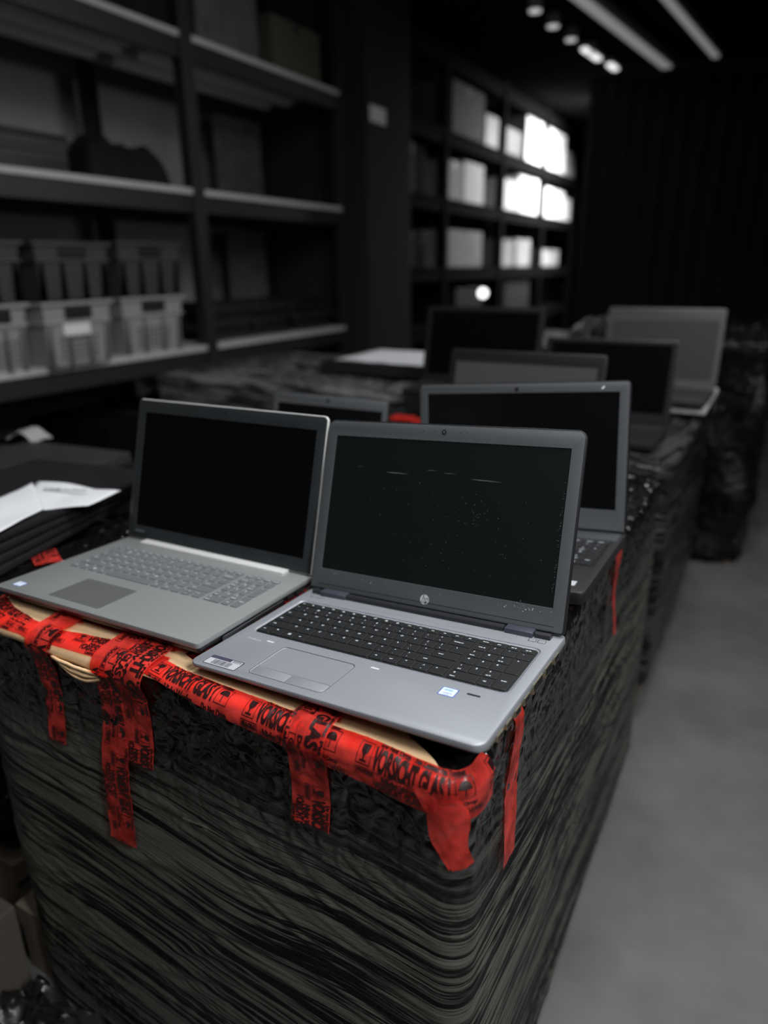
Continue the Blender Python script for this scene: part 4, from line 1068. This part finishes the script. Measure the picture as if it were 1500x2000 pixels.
def generic_laptop(label, x, y, z, yaw, tilt, W=.378, H=.2512, D=.25, m_bez=None, m_scr=None, m_base=None, m_deck=None, keys=False, sb=.0388, rt=.009, tx=0, ty=0, lens=True, m_shell=None):
    t = thing('laptop', label, 'laptop'); zt = .02
    m_bez = m_bez or M['grey_bezel']; m_scr = m_scr or M['screen_dark']; m_base = m_base or M['dark_base']; m_deck = m_deck or M['dark_deck']
    b = bmesh.new(); slab(b, -W/2, W/2, -D, .011, [.010, .010, .004, .004], 0, zt, .002, .005, holes=[(-W/2+.012, W/2-.012, -.152, -.036, .004, .0018, .002)], n=4)
    o = obj('base', b, m_deck if not keys else m_base, t); smooth(o, 40)
    if keys:
        b = bmesh.new(); slab(b, -W/2+.006, W/2-.006, -.034, .004, .002, zt, zt+.0008, .0004, .0001); obj('hinge_panel', b, m_deck, t)
        KX0, KX1, KY0, KY1 = -.1720, .1720, -.148, -.040
        b = bmesh.new(); slab(b, KX0, KX1, KY0, KY1, .003, zt-.0017, zt-.0010, .0002, .0001); kb = obj('keyboard', b, M['tray_black'], t)
        keyboard(t, layout(KX1-KX0, KY1-KY0, .268, .0135), 0, 0, KX0, KY1, zt-.001, M['key_black'], M['legend'], kb, gap=.0022, h=.0019, fs=.0052)
        b = bmesh.new(); slab(b, -.10, .005, -.238, -.168, .003, zt-.0001, zt+.0004, .0002, .0001); obj('touchpad', b, M['dark_deck'], t)
        flat_poly('palm_sticker', rrect(.150, .170, -.228, -.212, .001, 2), zt, M['label_silver'], t)
    else:
        b = bmesh.new()
        for r in range(6):
            for c in range(15):
                x0 = -W/2+.016+c*(W-.032)/15; y0 = -.040-(r+1)*.018; box(b, x0+.001, x0+(W-.032)/15-.001, y0+.001, y0+.017, zt-.002, zt-.0002)
        obj('keyboard', b, M['key_black'], t)
        b = bmesh.new(); slab(b, -.09, .01, -.235, -.168, .003, zt-.0001, zt+.0004, .0002, .0001); obj('touchpad', b, M['dark_plastic2'], t)
    LM = lid_frame(t, tilt, .020); s = W/.378
    sc = (.1935/.3442)*(2*.1721*s)
    lid, bez, scr = build_lid(t, LM, W, .003, H, -.1721*s, .1721*s, sb, min(sb+sc, H-.009), rt, .003, m_shell or M['edge_black'], m_bez, m_scr)
    if lens:
        b = bmesh.new(); tube(b, (0, -.0009, H-.0115), (0, -.0014, H-.0115), .0036, 16); lid_obj('webcam', b, M['port'], t, LM)
    pose(t, x, y, z, yaw, tx, ty)
    return t
generic_laptop('open dark laptop with matte grey frame, right behind the nearest laptop', -.3622, 1.1355, TZ, -.0252, .1294, keys=True, H=.2497, ty=math.radians(-4.866))
t3 = [o for o in bpy.data.objects if o.get('label', '').startswith('open dark laptop with matte')][0]
# small sticker on its top right bezel corner
LM = lid_frame(t3, .1294, .020); b = bmesh.new(); b.faces.new([b.verts.new((x, -.0011, z)) for x, z in ((.142, .2370), (.146, .2370), (.149, .2415), (.146, .2415))]); lid_obj('bezel_sticker', b, M['label_w'], t3, LM)
generic_laptop('open laptop with a grey reflection painted on its screen behind the dark matte framed one', -.520, 1.575, TZ, 0, .24, m_bez=M['black_bezel'], m_scr=M['screen_reflection'], H=.252, sb=.03, lens=False)
L4Z = .640
generic_laptop('very small open laptop with a dull grey frame right behind the silver one', -.800, 1.175, TZ, -.02, .20, W=.286, m_bez=M['grey_bezel'], H=.192, D=.19, rt=.010, sb=.022, lens=True)

# ------------------------------------------------------------------ other loads
def load(label, x0, x1, y0, y1, z1, m='wrap_far', seed=1, step=.022, z0=.12, topf=None, lump=.006, rc=.04, crump=.008, name='wrapped_pallet', sheet=True):
    t = thing(name, label, 'pallet', (0, 0, 0))
    obj('stretch_wrap', wrapped(x0, x1, y0, y1, z0, z1, topf=topf, step=step, vstep=.018, seed=seed, crump=crump, pleat=.003, lump=lump, rc=rc, topstep=.02, sag=.01), M[m], t)
    wood_pallet(t, x0+.02, x1-.02, y0+.02, y1-.02)
    return t
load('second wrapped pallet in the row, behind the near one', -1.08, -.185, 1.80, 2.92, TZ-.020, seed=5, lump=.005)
t_second = [o for o in bpy.data.objects if o.get('label', '').startswith('second wrapped')][0]
for k, (x, y) in enumerate(((-1.03, 1.99), (-.94, 1.965))):
    b = bmesh.new(); box(b, x-.035, x+.035, y-.025, y+.025, TZ-.006, TZ+.0015); obj('warning_tape', b, M['tape'], t_second)
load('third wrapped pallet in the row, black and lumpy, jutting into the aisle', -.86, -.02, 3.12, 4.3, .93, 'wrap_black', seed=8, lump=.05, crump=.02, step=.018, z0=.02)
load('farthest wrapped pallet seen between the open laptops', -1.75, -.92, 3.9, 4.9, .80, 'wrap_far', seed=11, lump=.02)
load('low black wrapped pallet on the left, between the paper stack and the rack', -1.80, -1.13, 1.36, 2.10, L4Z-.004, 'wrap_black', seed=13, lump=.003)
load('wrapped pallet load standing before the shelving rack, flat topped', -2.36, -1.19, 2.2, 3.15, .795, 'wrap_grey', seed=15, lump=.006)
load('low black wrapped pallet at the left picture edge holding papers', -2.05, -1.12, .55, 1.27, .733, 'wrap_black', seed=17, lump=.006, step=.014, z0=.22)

generic_laptop('small open laptop with a black screen right of the grey screened one', -.437, 2.13, TZ-.003, 0, .22, W=.382, m_bez=M['black_bezel'], m_scr=M['screen_black'], m_deck=M['black_plastic'], H=.238, sb=.03, lens=False)
load7 = tag(bx('white_foam_sheet', -.60, -.175, 2.44, 2.90, .764, .784, M['label_w'], bev=.006), 'white foam sheet under the pale laptop on the second pallet', 'foam sheet')
generic_laptop('open pale grey laptop with a bright grey screen farthest back on white foam', -.366, 2.665, .792, -.02, .17, W=.39, m_bez=M['light_grey_lid'], m_scr=mat('pale_hazy_screen', (.04, .04, .04), .35), m_deck=M['dark_plastic2'], H=.27, sb=.028, m_shell=M['light_grey_lid'], lens=False)
t = carton(-.89, 2.22, TZ-.004, .38, .26, .050, M['black_plastic'], 'flat black box under the big black laptop, on the second pallet')
generic_laptop('big open laptop, black all over, on a flat black box left of the pale one', -.885, 2.26, .818, 0, .2, W=.42, m_bez=M['black_bezel'], m_shell=M['black_bezel'], m_scr=M['screen_black'], m_deck=M['dark_base'], H=.262, D=.16, sb=.03, lens=False)

# flat box with a white sheet on the flat topped load
o = bx('flat_box', -1.66, -1.20, 2.46, 2.92, .812, .862, M['black_plastic'], bev=.006); tag(o, 'flat black box with a white sheet, on the flat topped wrapped load', 'box')
def sheet(name, pts, z, m, label, cat, th=.0008, curl=.01, zf=None):
    b = bmesh.new(); n = 14
    P = [Vector(p) for p in pts]; V = []
    for i in range(n+1):
        row = []
        for j in range(n+1):
            u, v = i/n, j/n
            q = (P[0]*(1-u)*(1-v)+P[1]*u*(1-v)+P[2]*u*v+P[3]*(1-u)*v)
            q = Vector((q.x, q.y, (zf(q.x, q.y) if zf else z)+q.z+curl*abs(noise.noise(Vector((q.x*9, q.y*9, 1)))))); row.append(b.verts.new(q))
        V.append(row)
    for i in range(n):
        for j in range(n): b.faces.new((V[i][j], V[i+1][j], V[i+1][j+1], V[i][j+1]))
    o = obj(name, b, m); smooth(o, 60); md = o.modifiers.new('sheet thickness', 'SOLIDIFY'); md.thickness = th
    return tag(o, label, cat)
sheet('paper_sheet', [(-1.62, 2.50, 0), (-1.17, 2.47, 0), (-1.175, 2.90, 0), (-1.62, 2.91, 0)], .8635, M['paper'], 'bright white sheet on the flat black box before the racks', 'paper', curl=.006)
# left near heap
TL = .735
b = bmesh.new()
for k, (x, y, a, m_) in enumerate(((-1.84, .80, .2, 0), (-1.61, 1.10, .1, 1))):
    o = bpy.data.objects.new('closed_laptop', closed2); C.objects.link(o); o.location = (x, y, TL+.014); o.rotation_euler = (0, 0, a)
    tag(o, ['closed charcoal laptop lying flat at the left picture edge', 'closed charcoal laptop lying askew left of the silver laptop'][k], 'laptop', 'closed laptops on the left pallet')
b.free()
def folder(x, y, z, lx, ly, h, rz, label, seed, slope=0):
    b = bmesh.new(); box(b, -lx/2, lx/2, -ly/2, ly/2, 0, h, 0, h*.3)
    bmesh.ops.subdivide_edges(b, edges=[e for e in b.edges if e.calc_length() > .1], cuts=14, use_grid_fill=True)
    for v in b.verts: v.co.z += .0015*noise.noise(Vector((v.co.x*7+seed, v.co.y*7, 0)))
    o = obj('laptop_sleeve', b, M['black_fabric']); o.location = (x, y, z); o.rotation_euler = (0, slope, rz); smooth(o, 50)
    tag(o, label, 'laptop sleeve', 'black sleeves under the papers')
for k, lab in enumerate(('lowest of the pile under the white papers', 'second from the bottom under the white papers', 'third from the bottom under the white papers', 'topmost of the pile, right under the papers')):
    folder(-1.262+.006*k, .76+.01*k, TL+.032+k*.0145, .36-.01*k, .46-.015*k, .012, .30-.05*k, 'flat black laptop sleeve, '+lab, k*3)
sheet('paper_sheet', [(-1.02, .55, 0), (-1.094, .738, 0), (-1.238, .819, 0.004), (-1.175, .61, .004)], .827, M['paper'], 'blank white sheet of paper at the left edge on the black sleeves', 'paper', curl=.006)
o = sheet('paper_sheet', [(-1.13, .70, 0), (-1.045, .79, 0), (-1.045, .865, .004), (-1.25, .84, .002)], .824, M['paper'], 'printed white paper behind the blank sheet on the black sleeves', 'paper', curl=.008)
b = bmesh.new(); put_text(b, 'Lieferschein', .018, T(-1.135, .815, .8345) @ Matrix.Rotation(.35, 4, 'Z'), 0, 1, .0003); obj('paper_print', b, M['ink'], o)
sheet('plastic_bag', [(-1.90, 1.20, .0), (-1.78, 1.20, 0), (-1.76, 1.25, .01), (-1.90, 1.25, .01)], .77, mat('clear_bag_film', (.3, .3, .3), .12), 'crumpled shiny plastic bag at the back of the left pallet', 'bag', curl=.05)

# bottom left: carton below the left load
carton(-1.12, .24, 0, .24, .5, .20, M['card_dull'], 'grey brown cardboard box low at the bottom left corner')
b = bmesh.new()
o = blob('plastic_film', -.98, -.80, .36, PY0-.008, 0, .10, M['black_plastic'], 'loose crumpled black film end at the foot of the near pallet', 'plastic film', .04, 5, 9)
b.free()
